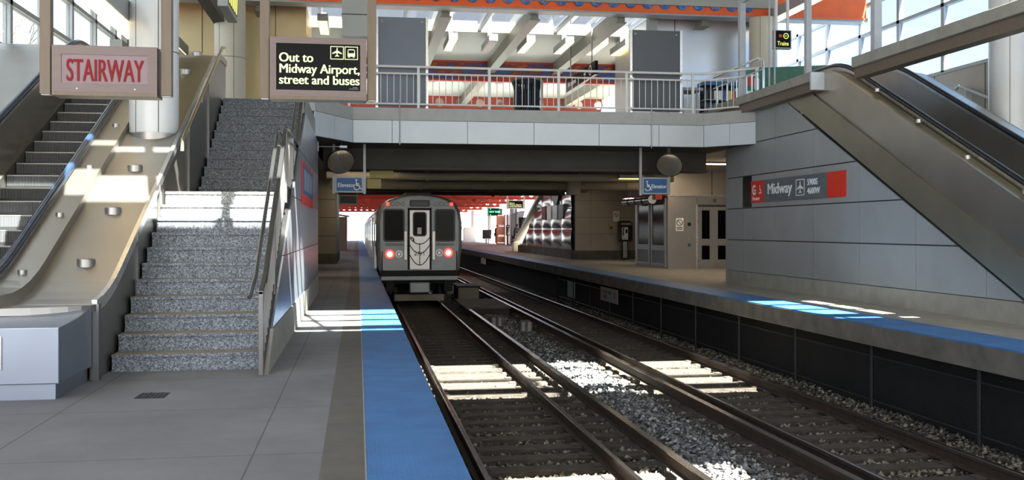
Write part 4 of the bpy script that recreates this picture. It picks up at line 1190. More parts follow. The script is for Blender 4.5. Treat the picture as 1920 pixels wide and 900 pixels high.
# trains sign, way-finding sign
t = thing('trains_sign', 'small black hanging sign reading Trains in yellow by the glass wall', 'sign', (10.6, 24, 6.2))
MB().box(10.40, 10.85, 23.6, 23.75, 6.05, 6.52).build('case', 'alu', t); MB().box(10.43, 10.82, 23.59, 23.60, 6.08, 6.50).build('sign_face', 'sign_black', t)
text('lettering', 'Trains', 0.15, (10.47, 23.588, 6.13), t, 'lyel2', 0.8)
flat('arrow_symbol', ringp(0,0,.7,.9,16) + [bar(-.35,0,.3,0,.2)], (10.70, 23.588, 6.37), 0.08, t, 'lyel2')
flat('line_symbol', [bar(-.5,.25,.5,.25,.3), bar(-.5,-.25,.5,-.25,.3)], (10.55, 23.588, 6.37), 0.08, t, 'orange')
for x in (10.47, 10.78): MB().box(x-0.03, x+0.03, 23.64, 23.7, 6.52, RT).build('hanger', 'white', t)
t = thing('wayfinding_sign', 'long dark direction sign with white arrows hung under the mezzanine ceiling', 'sign', (6.9, 33, 6.5))
MB().box(7.35, 7.45, 30.2, 34.6, 6.35, 6.78).build('case', 'sign_black', t)
text('lettering', 'Exit to street', 0.24, (7.345, 34.2, 6.5), t, 'letter_w', 1.0, -PI/2)
flat('arrow_symbol', ARROW, (7.343, 31.6, 6.57), 0.2, t, 'letter_w', -PI/2)
flat('ring_symbol', RINGD, (7.343, 30.8, 6.57), 0.17, t, 'letter_w', -PI/2)
for y in (30.8, 34): MB().box(7.38, 7.42, y-0.02, y+0.02, 6.78, CZ).build('hanger', 'alu', t)

def light_box(x, y, z, L, w, h, lab, diff='warm_y', top=CZ):
    t = thing('ceiling_light', lab, 'ceiling light', (x, y, z), 0, 'box lights of the station')
    MB().box(x-w/2, x+w/2, y-L/2, y+L/2, z+0.012, z+h).build('housing', 'alu', t, bevel=0.006)
    MB().box(x-w/2+0.025, x+w/2-0.025, y-L/2+0.025, y+L/2-0.025, z, z+0.013).build('diffuser', diff, t)
    MB().box(x-w/4, x+w/4, y-0.1, y+0.1, z+h, top).build('stem', 'alu', t)
rowl = ['first box light from the tall blue grey board, lit yellow', 'unlit box light, second from the tall blue grey board', 'third box light from the tall blue grey board, lit',
        'fourth box light from the tall blue grey board, lit', 'fifth box light, just before the tall charcoal board', 'box light seen above the top of the charcoal board']
for i, x in enumerate((2.97, 4.25, 5.46, 6.72, 7.85, 8.7)):
    light_box(x, 32.0, 7.45, 2.0, 0.28, 0.22, rowl[i], 'unlit' if i == 1 else 'warm_y')
light_box(-1.00, 28.6+1.2, 7.45, 2.0, 0.30, 0.22, 'lit box light above the airport exit sign, seen over its frame')
far_l = ['far box light behind the mural, below the first lit one', 'far box light behind the mural, below the unlit one', 'far box light behind the mural, beside the sloping beam', 'far box light behind the mural, close to the charcoal board']
for i, x in enumerate((3.0, 4.35, 5.7, 7.05)):
    light_box(x, 39.4, 7.45, 1.5, 0.30, 0.24, far_l[i], 'unlit')
# long light above the escalator and others near the left wall
light_box(-3.45, 13.2, 4.49, 6.4, 0.36, 0.30, 'long warm light box above the escalator, in front of the pale column', 'warm', RT)
light_box(-4.75, 26.5, 6.2, 3.0, 0.36, 0.28, 'warm light box beyond the pale column at the head of the escalator', 'warm', RT)
light_box(-6.0, 27.0, 6.0, 2.0, 0.3, 0.25, 'small warm light box by the left windows beyond the escalator top', 'warm', RT)
light_box(12.0, 24.0, 7.55, 9.0, 0.36, 0.3, 'long pale light box hung in front of the big glass wall', 'warm', RT)
struct(MB().prism([(18.0, 6.9), (27.0, 6.9), (27.0, 7.5), (18.0, 7.5)], 'x', -3.75, -3.45).build('roof_beam', 'under'))
t = thing('hanging_camera', 'dark dome camera hung on a stem beyond the pale column', 'camera', (-3.55, 20, 5.3))
MB().tube([(-3.55, 20.0, 6.9), (-3.58, 20.0, 6.2), (-3.55, 20.0, 5.75)], 0.025, 8).build('stem', 'alu', t)
MB().lathe([(0.02,0.30),(0.06,0.24),(0.10,0.2),(0.10,0.1),(0.08,0.03),(0.03,0)][::-1], (-3.55, 20.0, 5.45), 20).build('dome', 'alu', t, smooth=True)
b = thing('conduit_bundle', 'group of thin grey conduits dropping from the dark beam near the camera', 'conduit', (-3.8, 20.4, 4.8))
for k in range(3): MB().tube([(-3.92+k*0.09, 20.5, 6.9), (-3.95+k*0.09, 20.5, 5.6), (-3.93+k*0.09, 20.45, 4.6)], 0.018, 6).build('conduit', 'alu', b)

# ================================================================== UNDER THE BRIDGE
def elevator_sign(x0, x1, y, z0, z1, lab, left):
    t = hang('elevator_sign', lab, x0, x1, y, z0, z1, 'sign_blue', 0.2, 3.62, 0.035, 'alu', 'alu', 0.035)
    zc = (z0+z1)/2; h = z1-z0
    if left:
        text('lettering', 'Elevator', 0.145, (x0+0.06, y-0.006, zc-0.06), t, 'letter_w', 0.92, off=0.003)
        flat('wheelchair_symbol', WHEEL, (x1-0.15, y-0.006, zc-0.01), 0.17, t, 'letter_w')
    else:
        text('lettering', 'Elevator', 0.145, (x0+0.24, y-0.006, zc-0.06), t, 'letter_w', 0.86, off=0.003)
        flat('wheelchair_symbol', WHEEL, (x0+0.15, y-0.006, zc-0.01), 0.17, t, 'letter_w')
    return t
elevator_sign(-0.56, 0.13, 25.0, 2.40, 2.80, 'blue Elevator sign with wheelchair symbol hung near the stair wall', True)
elevator_sign(7.36, 8.06, 25.0, 2.40, 2.84, 'blue Elevator sign with wheelchair symbol hung by the lift', False)
def dome_mirror(x, y, z, lab, tilt):
    t = thing('convex_mirror', lab, 'mirror', (x, y, z))
    t.rotation_euler = (math.radians(36), 0, tilt)
    prof = [(0.335, 0), (0.34, 0.01), (0.32, 0.018), (0.24, 0.038), (0.14, 0.052), (0.03, 0.058)]
    b = MB().lathe(prof, (0, 0, 0), 36)
    b.v = [(v[0], -v[2], v[1]) for v in b.v]
    o = b.build('dome', 'mirror', t, smooth=True, local=True)
    b = MB().lathe([(0.35, -0.02), (0.352, 0.006), (0.34, 0.014)], (0,0,0), 36); b.v = [(v[0], -v[2], v[1]) for v in b.v]
    b.build('rim', 'black', t, local=True)
    MB().tube([(0, 0.02, 0), (0, 0.2, 0.1), (0, 0.15, 0.7)], 0.018, 8).build('arm', 'alu', t, local=True)
dome_mirror(-0.42, 24.7, 3.15, 'round convex mirror above the elevator sign by the stair wall', 0.25)
dome_mirror(8.0, 24.7, 3.15, 'round convex mirror above the elevator sign by the lift', -0.45)
t = thing('hanging_notice', 'small grey notice board hung below the elevator sign near the train', 'sign', (-0.42, 38, 2.4))
MB().box(-0.72, 0.0, 38.0, 38.12, 2.42, 2.78).build('case', 'alu', t); MB().box(-0.66, -0.06, 37.99, 38.0, 2.47, 2.73).build('face', 'sign_grey', t)
for x in (-0.7, -0.02): MB().box(x-0.02, x+0.02, 38.03, 38.07, 2.78, 3.62).build('hanger', 'alu', t)
t = thing('junction_box', 'yellowed double junction box under the bridge beside the elevator sign', 'junction box', (0.5, 27, 2.7))
MB().box(0.24, 0.62, 26.9, 27.2, 2.58, 2.84).build('lower_box', 'yellow', t, bevel=0.01)
MB().box(0.32, 0.95, 26.95, 27.25, 2.86, 3.1).build('upper_box', 'yellow', t, bevel=0.01)
MB().box(0.5, 0.6, 27.0, 27.1, 3.1, 3.62).build('hanger', 'under', t)
t = thing('pipe_elbow', 'tan vertical pipe fitting under the bridge beside the wavy steel wall', 'pipe', (7.2, 31, 2.7))
MB().lathe([(0.24,0),(0.24,0.6),(0.27,0.6),(0.27,0.66)], (6.95, 31.5, 2.6), 24).build('drum', 'block', t, smooth=True)
MB().box(6.9, 7.0, 31.45, 31.55, 3.2, 3.62).build('hanger', 'under', t)
MB().prism([(7.2, 3.2), (7.55, 3.6), (7.45, 3.6), (7.15, 3.25)], 'y', 31.4, 31.6).build('bracket', 'block', t)
for k, (x, y) in enumerate(((8.2, 29.0), (9.0, 35.0))):
    t = thing('soffit_light', ['slim warm light under the bridge close to the lift', 'slim warm light under the bridge farther back above the payphone'][k], 'light', (x, y, 3.0))
    MB().box(x-0.4, x+0.4, y-0.1, y+0.1, 3.02, 3.12).build('housing', 'alu', t); MB().box(x-0.38, x+0.38, y-0.08, y+0.08, 3.0, 3.021).build('diffuser', 'warm_y', t)
    MB().box(x-0.03, x+0.03, y-0.03, y+0.03, 3.12, 3.62).build('stem', 'under', t)
for k in range(4):  # glowing soffit panels added to brighten both platforms under the bridge
    y = (26.6, 29.6, 32.6, 40.2)[k]
    t = thing('added_fill_light', 'added fill light set flush in the soffit over the platform with the lift', 'ceiling light', (11.0, y, 3.5), 0, 'added fill lights over the lift platform')
    MB().box(10.3, 11.7, y-0.2, y+0.2, 3.53, 3.579).build('housing', 'alu', t); MB().box(10.34, 11.66, y-0.16, y+0.16, 3.52, 3.531).build('diffuser', 'soffit_fill', t)
    t = thing('added_fill_light', 'added fill light set flush between the girders over the platform with the stairway', 'ceiling light', (0.0, y+1.6, 3.5), 0, 'added fill lights over the stairway platform')
    MB().box(-0.5, 0.6, y+1.4, y+1.8, 3.55, 3.619).build('housing', 'alu', t); MB().box(-0.46, 0.56, y+1.44, y+1.76, 3.54, 3.551).build('diffuser', 'soffit_fill', t)
t = thing('conduit_lamp', 'slim white tube lamp at the end of a rod under the bridge edge', 'lamp', (-0.5, 23.6, 3.4))
MB().cyl((-0.93, 23.4, 3.41), (-0.42, 23.4, 3.41), 0.012, 6).box(-0.95, -0.90, 23.3, 23.5, 3.30, 3.52).build('rod', 'alu', t); MB().cyl((-0.42, 23.4, 3.41), (-0.25, 23.4, 3.41), 0.03, 10).build('tube', 'letter_w', t)

# block clad pier beside the train, with its stainless flank
t = struct(MB().box(-5.0, -0.94, 43, 51, 0, 3.62).build('wall_pier', 'block'))
b = MB()
for z in (0.42, 1.2, 1.98, 2.76): b.box(-5.0, -0.93, 42.985, 43.0, z-0.012, z+0.012)
struct(b.build('trim_12', 'gap'))
struct(MB().box(-5.02, -0.90, 42.93, 51.05, 0, 0.42).build('baseboard_pier', 'concrete_d'))
t = thing('brown_cabinet', 'tall brown cabinet with a sloped lid far along the left platform', 'cabinet', (-0.6, 70, 0))
MB().box(-1.7, -0.75, 69, 71.5, 0, 2.35).build('body', 'bronze_d', t)
MB().prism([(-1.85, 2.5), (-0.6, 2.35), (-0.6, 2.42), (-1.85, 2.62)], 'y', 68.9, 71.6).build('lid', 'bronze', t)

# ------------------------------------------------------------------ lift on the far platform
LZ = RZ
t = thing('lift_enclosure', 'stainless lift enclosure with glazed double doors under the bridge', 'lift', (12.5, 36, LZ))
MB().box(10.9, 14.9, 33.8, 38.0, LZ, 2.66).build('shell', 'steel', t)
MB().box(10.86, 14.9, 33.76, 38.04, 2.66, 2.70).build('cap', 'steel_bright', t)
# flank facing the track: two tall glazed panels over two low ones
for k in range(2):
    y0 = 34.0 + k*1.9; y1 = y0+1.75
    b = MB()
    for a in ((y0+0.14,y1-0.14,LZ+0.03,LZ+0.15),(y0+0.14,y1-0.14,LZ+0.62,LZ+0.82),(y0+0.14,y1-0.14,2.42,2.6),(y0,y0+0.14,LZ+0.03,2.6),(y1-0.14,y1,LZ+0.03,2.6)): b.box(10.84, 10.90, a[0], a[1], a[2], a[3])
    f = b.build('side_panel', 'steel_dark', t, bevel=0.006)
    MB().box(10.875, 10.89, y0+0.14, y1-0.14, LZ+0.82, 2.42).build('glazing', 'midglass', f)
    MB().box(10.875, 10.89, y0+0.14, y1-0.14, LZ+0.15, LZ+0.62).build('glazing', 'sash', f)
# front: call plate, door frame, doors
MB().box(11.95, 12.0, 33.77, 33.8, LZ, 2.62).build('door_jamb', 'steel_bright', t); MB().box(13.25, 13.32, 33.77, 33.8, LZ, 2.62).build('door_jamb', 'steel_bright', t)
MB().box(11.95, 13.32, 33.765, 33.8, 2.36, 2.62).build('door_head', 'steel', t)
MB().box(12.0, 13.25, 33.79, 33.801, 2.28, 2.37).build('door_shadow_gap', 'gap', t)
MB().box(12.55, 12.68, 33.755, 33.766, 2.44, 2.57).build('floor_indicator', 'sign_grey', t)
for k in range(2):
    x0 = 12.01 + k*0.60; x1 = x0+0.585
    b = MB()
    for a in ((x0+0.13,x1-0.16,LZ+0.01,LZ+0.32),(x0+0.13,x1-0.16,LZ+0.82,LZ+1.06),(x0+0.13,x1-0.16,2.16,2.28),(x0,x0+0.13,LZ+0.01,2.28),(x1-0.16,x1,LZ+0.01,2.28)): b.box(a[0], a[1], 33.78, 33.80, a[2], a[3])
    d = b.build('door', 'steel', t)
    MB().box(x0+0.13, x1-0.16, 33.79, 33.797, LZ+1.06, 2.16).build('pane', 'darkglass', d); MB().box(x0+0.13, x1-0.16, 33.79, 33.797, LZ+0.32, LZ+0.82).build('pane', 'darkglass', d)
for z, m_, s in ((1.66,'black',.06),(1.36,'sash',.03),(1.13,'yellow',.03),(0.92,'sign_blue',.05)): MB().box(11.68-s, 11.68+s, 33.785, 33.8, z-s, z+s).build('call_button', m_, t)
MB().box(11.18, 11.46, 33.79, 33.8, 1.42, 1.88).build('notice', 'letter_w', t)
flat('no_smoking_symbol', NOSMOKE, (11.32, 33.788, 1.72), 0.115, t, 'letter_k')
for k in range(2): MB().box(11.22, 11.42, 33.786, 33.79, 1.47+k*0.06, 1.50+k*0.06).build('line_of_print', 'letter_k', t)
struct(MB().box(10.9, 14.95, 33.9, 38, 2.70, 3.6).build('wall_over_lift', 'tan'))
struct(MB().box(12.55, 12.57, 33.885, 33.9, 2.70, 3.6).build('trim_13', 'gap'))
t = thing('canopy_fascia', 'short red fascia with a shiny scalloped edge above the glazed lift flank', 'fascia', (10.4, 35.8, 2.6))
MB().box(10.55, 10.80, 34.2, 37.9, 2.55, 3.05).build('red_band', 'red', t)
b = MB()
for k in range(4): b.cyl((10.50, 34.4+k*0.95, 2.56), (10.50, 34.4+k*0.95+0.8, 2.56), 0.16, 14)
b.build('scallops', 'quilt', t, smooth=True)
MB().box(10.65, 10.7, 35.9, 36, 3.05, 3.6).build('hanger', 'under', t)

# panel wall and wavy steel stair flank beyond
w = struct(MB().box(10.0, 13.6, 45.0, 45.3, LZ, 3.6).build('wall_back_right', 'gap'))
for i, (x0, x1) in enumerate(((10.0, 10.75), (10.75, 12.35), (12.35, 13.6))):
    for j in range(4):
        MB().box(x0+0.006, x1-0.006, 44.975, 45.0, 0.48+j*0.78+0.006, min(3.6, 0.48+(j+1)*0.78-0.006)).build('panel', 'tan', w)
struct(MB().box(9.96, 13.6, 44.93, 45.3, LZ, 0.48).build('baseboard_back_right', 'concrete_d'))
t = thing('quilted_stair_flank', 'wavy quilted stainless flank of the far stairs with a round opening at the top', 'stair flank', (10, 52, LZ))
# quilted sheet: pillowed cells on the plane x = 9.95
poly = lambda y: 3.55 if y < 52.5 else 3.55 - (y-52.5)*0.45
b = MB(); ny, nz = 96, 40
Yq = [45.32 + (60.5-45.32)*i/ny for i in range(ny+1)]
vs = []
for y in Yq:
    zt_ = max(0.62, poly(y))
    for j in range(nz+1):
        z = 0.5 + (zt_-0.5)*j/nz
        cy_ = abs(math.sin(PI*(y-45.1)/2.6)); cz_ = abs(math.sin(PI*(z-0.5)/1.0))
        vs.append((9.93 - 0.12*(cy_*cz_)**0.6, y, z))
fs = []
for i in range(ny):
    for j in range(nz):
        a = i*(nz+1)+j; fs.append((a, a+1, a+nz+2, a+nz+1))
b.raw(vs, fs); b.build('quilted_sheet', 'quilt', t, smooth=True, angle=60)
MB().prism([(45.32,LZ),(61,LZ),(61,0.5),(45.32,0.5)], 'x', 9.9, 10.1).build('plinth', 'concrete_d', t)
MB().prism([(45.32,0.5),(60.4,0.5),(52.5,3.5),(45.32,3.5)], 'x', 10.0, 10.15).build('core', 'steel_dark', t)
ed = [(52.3, 3.62), (60.6, 0.95), (61.6, 0.85), (62.3, 0.75)]
MB().ribbon(9.70, 10.2, [(y, z-0.18) for y, z in ed], [(y, z) for y, z in ed]).build('curving_stringer', 'cream', t)
MB().ribbon(9.70, 10.2, [(61.4, LZ), (62.3, LZ)], [(61.4, 0.8), (62.3, 0.75)]).build('stringer_foot', 'cream', t)
MB().cyl((9.78, 48.6, 3.5), (9.9, 48.6, 3.5), 0.85, 28).build('round_opening', 'black', t)
for k in range(4):
    MB().box(9.76, 9.80, 46.6+k*1.5, 47.7+k*1.5, 1.98, 2.68).build('poster', ['sash','letter_w','pane_pk','red_d'][k], t)
# payphone
def payphone(x, y, z, lab, s=1.0):
    t = thing('payphone', lab, 'payphone', (x, y, z))
    MB().box(x-0.22, x+0.22, y-0.16, y+0.16, z, z+0.04).build('base_plate', 'black', t)
    MB().box(x-0.14, x+0.14, y-0.06, y+0.10, z+0.04, z+0.86).build('pedestal', 'black', t)
    MB().box(x-0.10, x+0.10, y-0.065, y-0.06, z+0.08, z+0.84).build('pedestal_panel', 'steel_bright', t)
    MB().prism([(x-0.27, z+0.82), (x+0.27, z+0.82), (x+0.30, z+0.9), (x+0.30, z+1.72), (x+0.24, z+1.8), (x-0.24, z+1.8), (x-0.30, z+1.72), (x-0.30, z+0.9)], 'y', y-0.05, y+0.18).build('hood', 'black', t, bevel=0.015)
    b = MB()
    for a in ((x-.30,x-.25,z+.86,z+1.6),(x+.25,x+.30,z+.86,z+1.6),(x-.30,x+.30,z+1.56,z+1.74)): b.box(a[0],a[1],y-0.28,y-0.05,a[2],a[3])
    b.build('side_wing', 'black', t, bevel=0.01)
    MB().box(x-0.24, x+0.24, y-0.285, y-0.28, z+1.60, z+1.70).build('header_plate', 'sash', t)
    MB().box(x-0.16, x+0.13, y-0.12, y-0.05, z+0.92, z+1.5).build('telephone', 'letter_w', t, bevel=0.01)
    MB().tube([(x-0.10, y-0.16, z+1.45), (x-0.12, y-0.18, z+1.3), (x-0.10, y-0.16, z+1.14)], [0.035,0.02,0.035], 8).build('handset', 'black', t)
    MB().box(x+0.0, x+0.1, y-0.125, y-0.12, z+1.22, z+1.4).build('keypad', 'black', t)
    MB().tube([(x-0.10, y-0.16, z+1.14), (x-0.13, y-0.2, z+0.98), (x-0.02, y-0.15, z+0.97)], 0.008, 6).build('cord', 'black', t)
    return t
payphone(12.2, 44.3, LZ, 'black pedestal payphone against the panel wall beside the lift')
t = thing('wall_notice', 'small white notice on the panel wall above the payphone', 'notice', (12.0, 44.97, 1.9))
MB().box(11.82, 12.12, 44.955, 44.972, 1.85, 2.33).build('card', 'letter_w', t)
flat('symbol', NOSMOKE, (11.97, 44.953, 2.15), 0.1, t, 'letter_k')
t = thing('yellow_call_box', 'small yellowed box on the wall just beside the payphone hood', 'box', (11.65, 44.9, 1.4))
MB().box(11.62, 11.8, 44.88, 44.975, 1.42, 1.75).build('case', 'yellow', t, bevel=0.01); MB().box(11.65, 11.77, 44.875, 44.88, 1.5, 1.6).build('slot', 'black', t)

# ================================================================== TRAIN
CXT = 2.055
def section(z):   # half width of the car body at a height above the rails
    pts = [(-0.14,1.30),(0.3,1.36),(0.9,1.42),(1.7,1.42),(2.1,1.36),(2.33,1.24),(2.48,1.02),(2.58,0.74),(2.64,0.40),(2.66,0.0)]
    return pts
def body_ring(inset=0.0, zdrop=0.0):
    p = section(0); r = [(w-inset if w > inset else 0, z-(zdrop if z > 2 else 0)) for z, w in p]
    return [(CXT+w, z) for w, z in r] + [(CXT-w, z) for w, z in r[::-1][1:]]
def car(y0, y1, front, lab):
    t = thing('train_car', lab, 'train car', (CXT, (y0+y1)/2, ZR), 0, 'cars of the train')
    L = y1-y0
    b = MB(); rings = []
    for yy, ins in ((y0+0.10, 0.10), (y0+0.17, 0.03), (y0+0.30, 0.0), (y1-0.3, 0.0), (y1-0.1, 0.08)):
        rings.append([(x, yy, z) for x, z in body_ring(ins, ins*0.6)])
    n = len(rings[0]); vs = [p for r in rings for p in r]; fs = []
    for i in range(len(rings)-1):
        for k in range(n): fs.append((i*n+k, i*n+(k+1)%n, (i+1)*n+(k+1)%n, (i+1)*n+k))
    fs.append(tuple(range(n-1,-1,-1))); fs.append(tuple(range((len(rings)-1)*n, len(rings)*n)))
    b.raw(vs, fs); b.build('body', 'train_st', t, smooth=True, angle=50)
    MB().box(CXT-0.45, CXT+0.45, y0+0.6, y1-0.5, 2.62, 2.75).build('roof_unit', 'train_roof', t, bevel=0.03)
    # side windows and doors on the platform side
    for k in range(5):
        yw = y0+1.2+k*(L-2.4)/4.4
        f = MB().box(CXT-1.435, CXT-1.41, yw, yw+1.25, 0.86, 1.72).build('side_window', 'black', t)
        MB().box(CXT-1.44, CXT-1.434, yw+0.06, yw+1.19, 0.92, 1.66).build('pane', 'darkglass', f)
    for k in range(2):
        yd_ = y0+4.0+k*6.0
        d = MB().box(CXT-1.45, CXT-1.36, yd_, yd_+1.3, 0.0, 2.0).build('side_door', 'train_st', t)
        for q in range(2): MB().box(CXT-1.456, CXT-1.449, yd_+0.1+q*0.62, yd_+0.58+q*0.62, 0.85, 1.75).build('pane', 'darkglass', d)
    # underframe, trucks, wheels
    MB().box(CXT-1.25, CXT+1.25, y0+0.35, y1-0.35, -0.36, -0.12).build('underframe', 'train_dk', t)
    for yt_ in (y0+2.3, y1-2.3):
        tr = MB().box(CXT-1.02, CXT-0.88, yt_-1.3, yt_+1.3, -0.78, -0.48).box(CXT+0.88, CXT+1.02, yt_-1.3, yt_+1.3, -0.78, -0.48).box(CXT-0.9, CXT+0.9, yt_-0.25, yt_+0.25, -0.7, -0.4).build('truck', 'train_dk', t, bevel=0.02)
        for dy in (-0.95, 0.95):
            for sx in (-1, 1):
                MB().cyl((CXT+sx*0.70, yt_+dy, ZR+0.36), (CXT+sx*0.82, yt_+dy, ZR+0.36), 0.355, 24).build('wheel', 'rust', tr)
    MB().box(CXT-0.18, CXT+0.18, y0-0.12, y0+0.6, -0.62, -0.38).build('coupler', 'train_dk', t, bevel=0.02)
    if not front: return t
    yf = y0
    # grey moulded end: pillowed slab following the body outline
    b = MB(); rings = []
    for yy, ins in ((yf+0.20, -0.012), (yf+0.08, -0.012), (yf+0.02, 0.04), (yf, 0.10)):
        rings.append([(x, yy, z) for x, z in body_ring(ins, max(ins, 0)*0.5)])
    vs = [p for r in rings for p in r]; fs = []
    for i in range(len(rings)-1):
        for k in range(n): fs.append((i*n+(k+1)%n, i*n+k, (i+1)*n+k, (i+1)*n+(k+1)%n))
    fs.append(tuple(range(3*n, 4*n))); fs.append(tuple(range(n-1,-1,-1)))
    end = MB().raw(vs, fs).build('end_cap', 'train', t, smooth=True, angle=35)
    def rr(x0, x1, z0, z1, r=0.09):
        p = []
        for cx_, cz_, a0 in ((x1-r, z1-r, 0), (x0+r, z1-r, PI/2), (x0+r, z0+r, PI), (x1-r, z0+r, 1.5*PI)):
            p += [(cx_+r*math.cos(a0+PI/2*k/5), cz_+r*math.sin(a0+PI/2*k/5)) for k in range(6)]
        return p
    for x0, x1, gm, nm in ((CXT-1.22, CXT-0.50, 'darkglass', 'cab_window'), (CXT+0.50, CXT+1.20, 'midglass', 'end_window')):
        f = MB().prism(rr(x0, x1, 1.06, 2.17, 0.10), 'y', yf-0.018, yf+0.02).build(nm, 'black', t)
        MB().prism(rr(x0+0.05, x1-0.05, 1.11, 2.12, 0.07), 'y', yf-0.022, yf-0.017).build('pane', gm, f)
    # centre door
    d = MB().box(CXT-0.34, CXT+0.34, yf-0.03, yf+0.02, 0.13, 2.13).build('end_door', 'steel', t, bevel=0.01)
    b = MB().box(CXT-0.40, CXT-0.34, yf-0.03, yf+0.01, 0.12, 2.20).box(CXT+0.34, CXT+0.40, yf-0.03, yf+0.01, 0.12, 2.20).box(CXT-0.40, CXT+0.40, yf-0.03, yf+0.01, 2.13, 2.20)
    b.build('door_frame', 'train_dk', t)
    MB().prism(rr(CXT-0.235, CXT+0.235, 1.24, 2.07, 0.10), 'y', yf-0.04, yf-0.03).build('door_seal', 'black', d)
    MB().prism(rr(CXT-0.195, CXT+0.195, 1.28, 2.03, 0.08), 'y', yf-0.044, yf-0.039).build('door_pane', 'darkglass', d)
    MB().box(CXT-0.08, CXT+0.06, yf-0.047, yf-0.044, 1.32, 1.54).build('door_sticker', 'letter_w', d)
    MB().tube([(CXT-0.30, yf-0.05, 1.22), (CXT-0.2, yf-0.08, 1.16), (CXT-0.2, yf-0.05, 1.06)], 0.02, 8).build('door_handle', 'black', d)
    for zz, dp in ((1.2, 0.22), (0.95, 0.28), (0.62, 0.34)):
        MB().tube([(CXT+0.33*u, yf-0.05-0.03*(1-u*u), zz-dp*(1-u*u)) for u in [-1+k/6 for k in range(13)]], 0.014, 6).build('safety_chain', 'train_dk', t)
    MB().tube([(CXT, yf-0.07, 1.02), (CXT, yf-0.08, 0.28)], 0.012, 6).build('chain_drop', 'train_dk', t)
    text('car_number', '2711', 0.20, (CXT, yf-0.09, 0.60), t, 'letter_k', 0.95, 0, 'CENTER')
    MB().prism(rr(CXT-0.34, CXT+0.34, 2.24, 2.47, 0.05), 'y', yf-0.012, yf+0.1).build('destination_box', 'black', t)
    MB().box(CXT-0.27, CXT+0.27, yf-0.018, yf-0.012, 2.29, 2.42).build('destination_screen', 'sign_grey', t)
    def lamp(x, z, r, kind, nm):
        rg = MB().tube([(x, yf-0.03, z), (x, yf+0.08, z)], r, 22).build(nm, {'red':'lred','white':'ring','off':'black','mred':'black'}[kind], t)
        if kind == 'red':
            MB().tube([(x, yf-0.045, z), (x, yf-0.03, z)], r*0.62, 18).build('lens', 'lpink', rg)
        elif kind == 'white':
            MB().tube([(x, yf-0.036, z), (x, yf-0.03, z)], r*0.72, 18).build('reflector', 'lamp_off', rg); MB().tube([(x, yf-0.05, z), (x, yf-0.036, z)], r*0.42, 14).build('bulb', 'ring', rg)
        elif kind == 'mred': MB().tube([(x, yf-0.05, z), (x, yf-0.03, z)], r*0.85, 16).build('lens', 'lred', rg)
        else: MB().tube([(x, yf-0.045, z), (x, yf-0.03, z)], r*0.75, 16).build('lens', 'lamp_off', rg)
    lamp(CXT-1.00, 0.65, 0.145, 'red', 'tail_lamp'); lamp(CXT+0.97, 0.69, 0.145, 'red', 'tail_lamp')
    lamp(CXT-0.69, 0.65, 0.12, 'white', 'head_lamp'); lamp(CXT+0.66, 0.69, 0.12, 'white', 'head_lamp')
    for sx in (-1, 1):
        lamp(CXT+sx*1.07, 2.33, 0.07, 'mred', 'marker_lamp')
        for k in range(3): lamp(CXT+sx*(0.90-k*0.17), 2.33, 0.062, 'off', 'marker_lamp')
        MB().box(CXT+sx*0.47-0.05, CXT+sx*0.47+0.05, yf-0.06, yf-0.005, 0.45, 1.42).build('gap_guard', 'steel', t, bevel=0.008)
        for zz in (0.95, 0.99): MB().box(CXT+sx*0.85-0.3, CXT+sx*0.85+0.3, yf-0.02, yf, zz-0.012+0.0, zz+0.004).build('vent_slot', 'train_dk', t)
        MB().tube([(CXT+sx*1.25, yf-0.01, 0.1), (CXT+sx*1.25, yf-0.05, 0.14), (CXT+sx*1.25, yf-0.05, 0.7), (CXT+sx*1.25, yf-0.01, 0.74)], 0.014, 6).build('grab_iron', 'train_dk', t)
        MB().box(CXT+sx*0.98-0.14, CXT+sx*0.98+0.14, yf+0.1, yf+0.35, -0.62, -0.25).build('step_bracket', 'train_dk', t)
    MB().box(CXT-1.32, CXT+1.32, yf-0.10, yf+0.25, -0.08, 0.10).build('anticlimber', 'train_dk', t, bevel=0.03)
    MB().box(CXT-1.30, CXT+1.30, yf-0.04, yf+0.2, -0.24, -0.08).build('buffer_beam', 'train', t, bevel=0.02)
    MB().box(CXT-0.34, CXT+0.34, yf-0.14, yf+0.2, -0.66, -0.30).build('coupler_head', 'train', t, bevel=0.04)
    MB().box(CXT-0.85, CXT+0.85, yf+0.25, yf+0.45, -0.95, -0.72).build('track_sweep', 'block', t, bevel=0.03)
    return t
car(33.3, 47.7, True, 'grey train car numbered 2711 facing the camera with red tail lamps')
car(48.0, 62.4, False, 'stainless train car coupled directly behind the car numbered 2711')
car(62.7, 77.1, False, 'stainless train car third along the train away from the camera')
car(77.4, 91.8, False, 'stainless train car at the far end of the train, fourth along')

# ================================================================== FAR PLATFORM furniture and people
def led_sign(name, x0, x1, y, z0, z1, lab, green):
    t = hang(name, lab, x0, x1, y, z0, z1, 'sign_black', 0.2, 4.42 if y > 60 else 3.62, 0.05, 'alu' if not green else 'green', 'alu', 0.06)
    return t
t = led_sign('led_departure_sign', 13.10, 14.6, 99.5, 2.85, 3.65, 'green lit hanging sign above the distant bench', True)
text('lettering', 'NEXT TRAIN', 0.25, (13.22, 99.48, 3.18), t, 'lgreen', 0.75, off=0.004)
for k in range(2): flat('led_arrow', [[(-1,0),(0,1),(0,-1)]], (13.36, 99.48, 3.55-k*0.6), 0.09, t, 'lgreen')
t = led_sign('platform_exit_sign', 10.35, 11.45, 68.0, 2.92, 3.52, 'distant black hanging sign with three yellow lines before the thick canopy column', False)
text('lettering', 'Out to\nMidway Airport,\nstreet and buses', 0.135, (10.45, 67.985, 3.27), t, 'lyel', 0.95, 0, line=0.85)
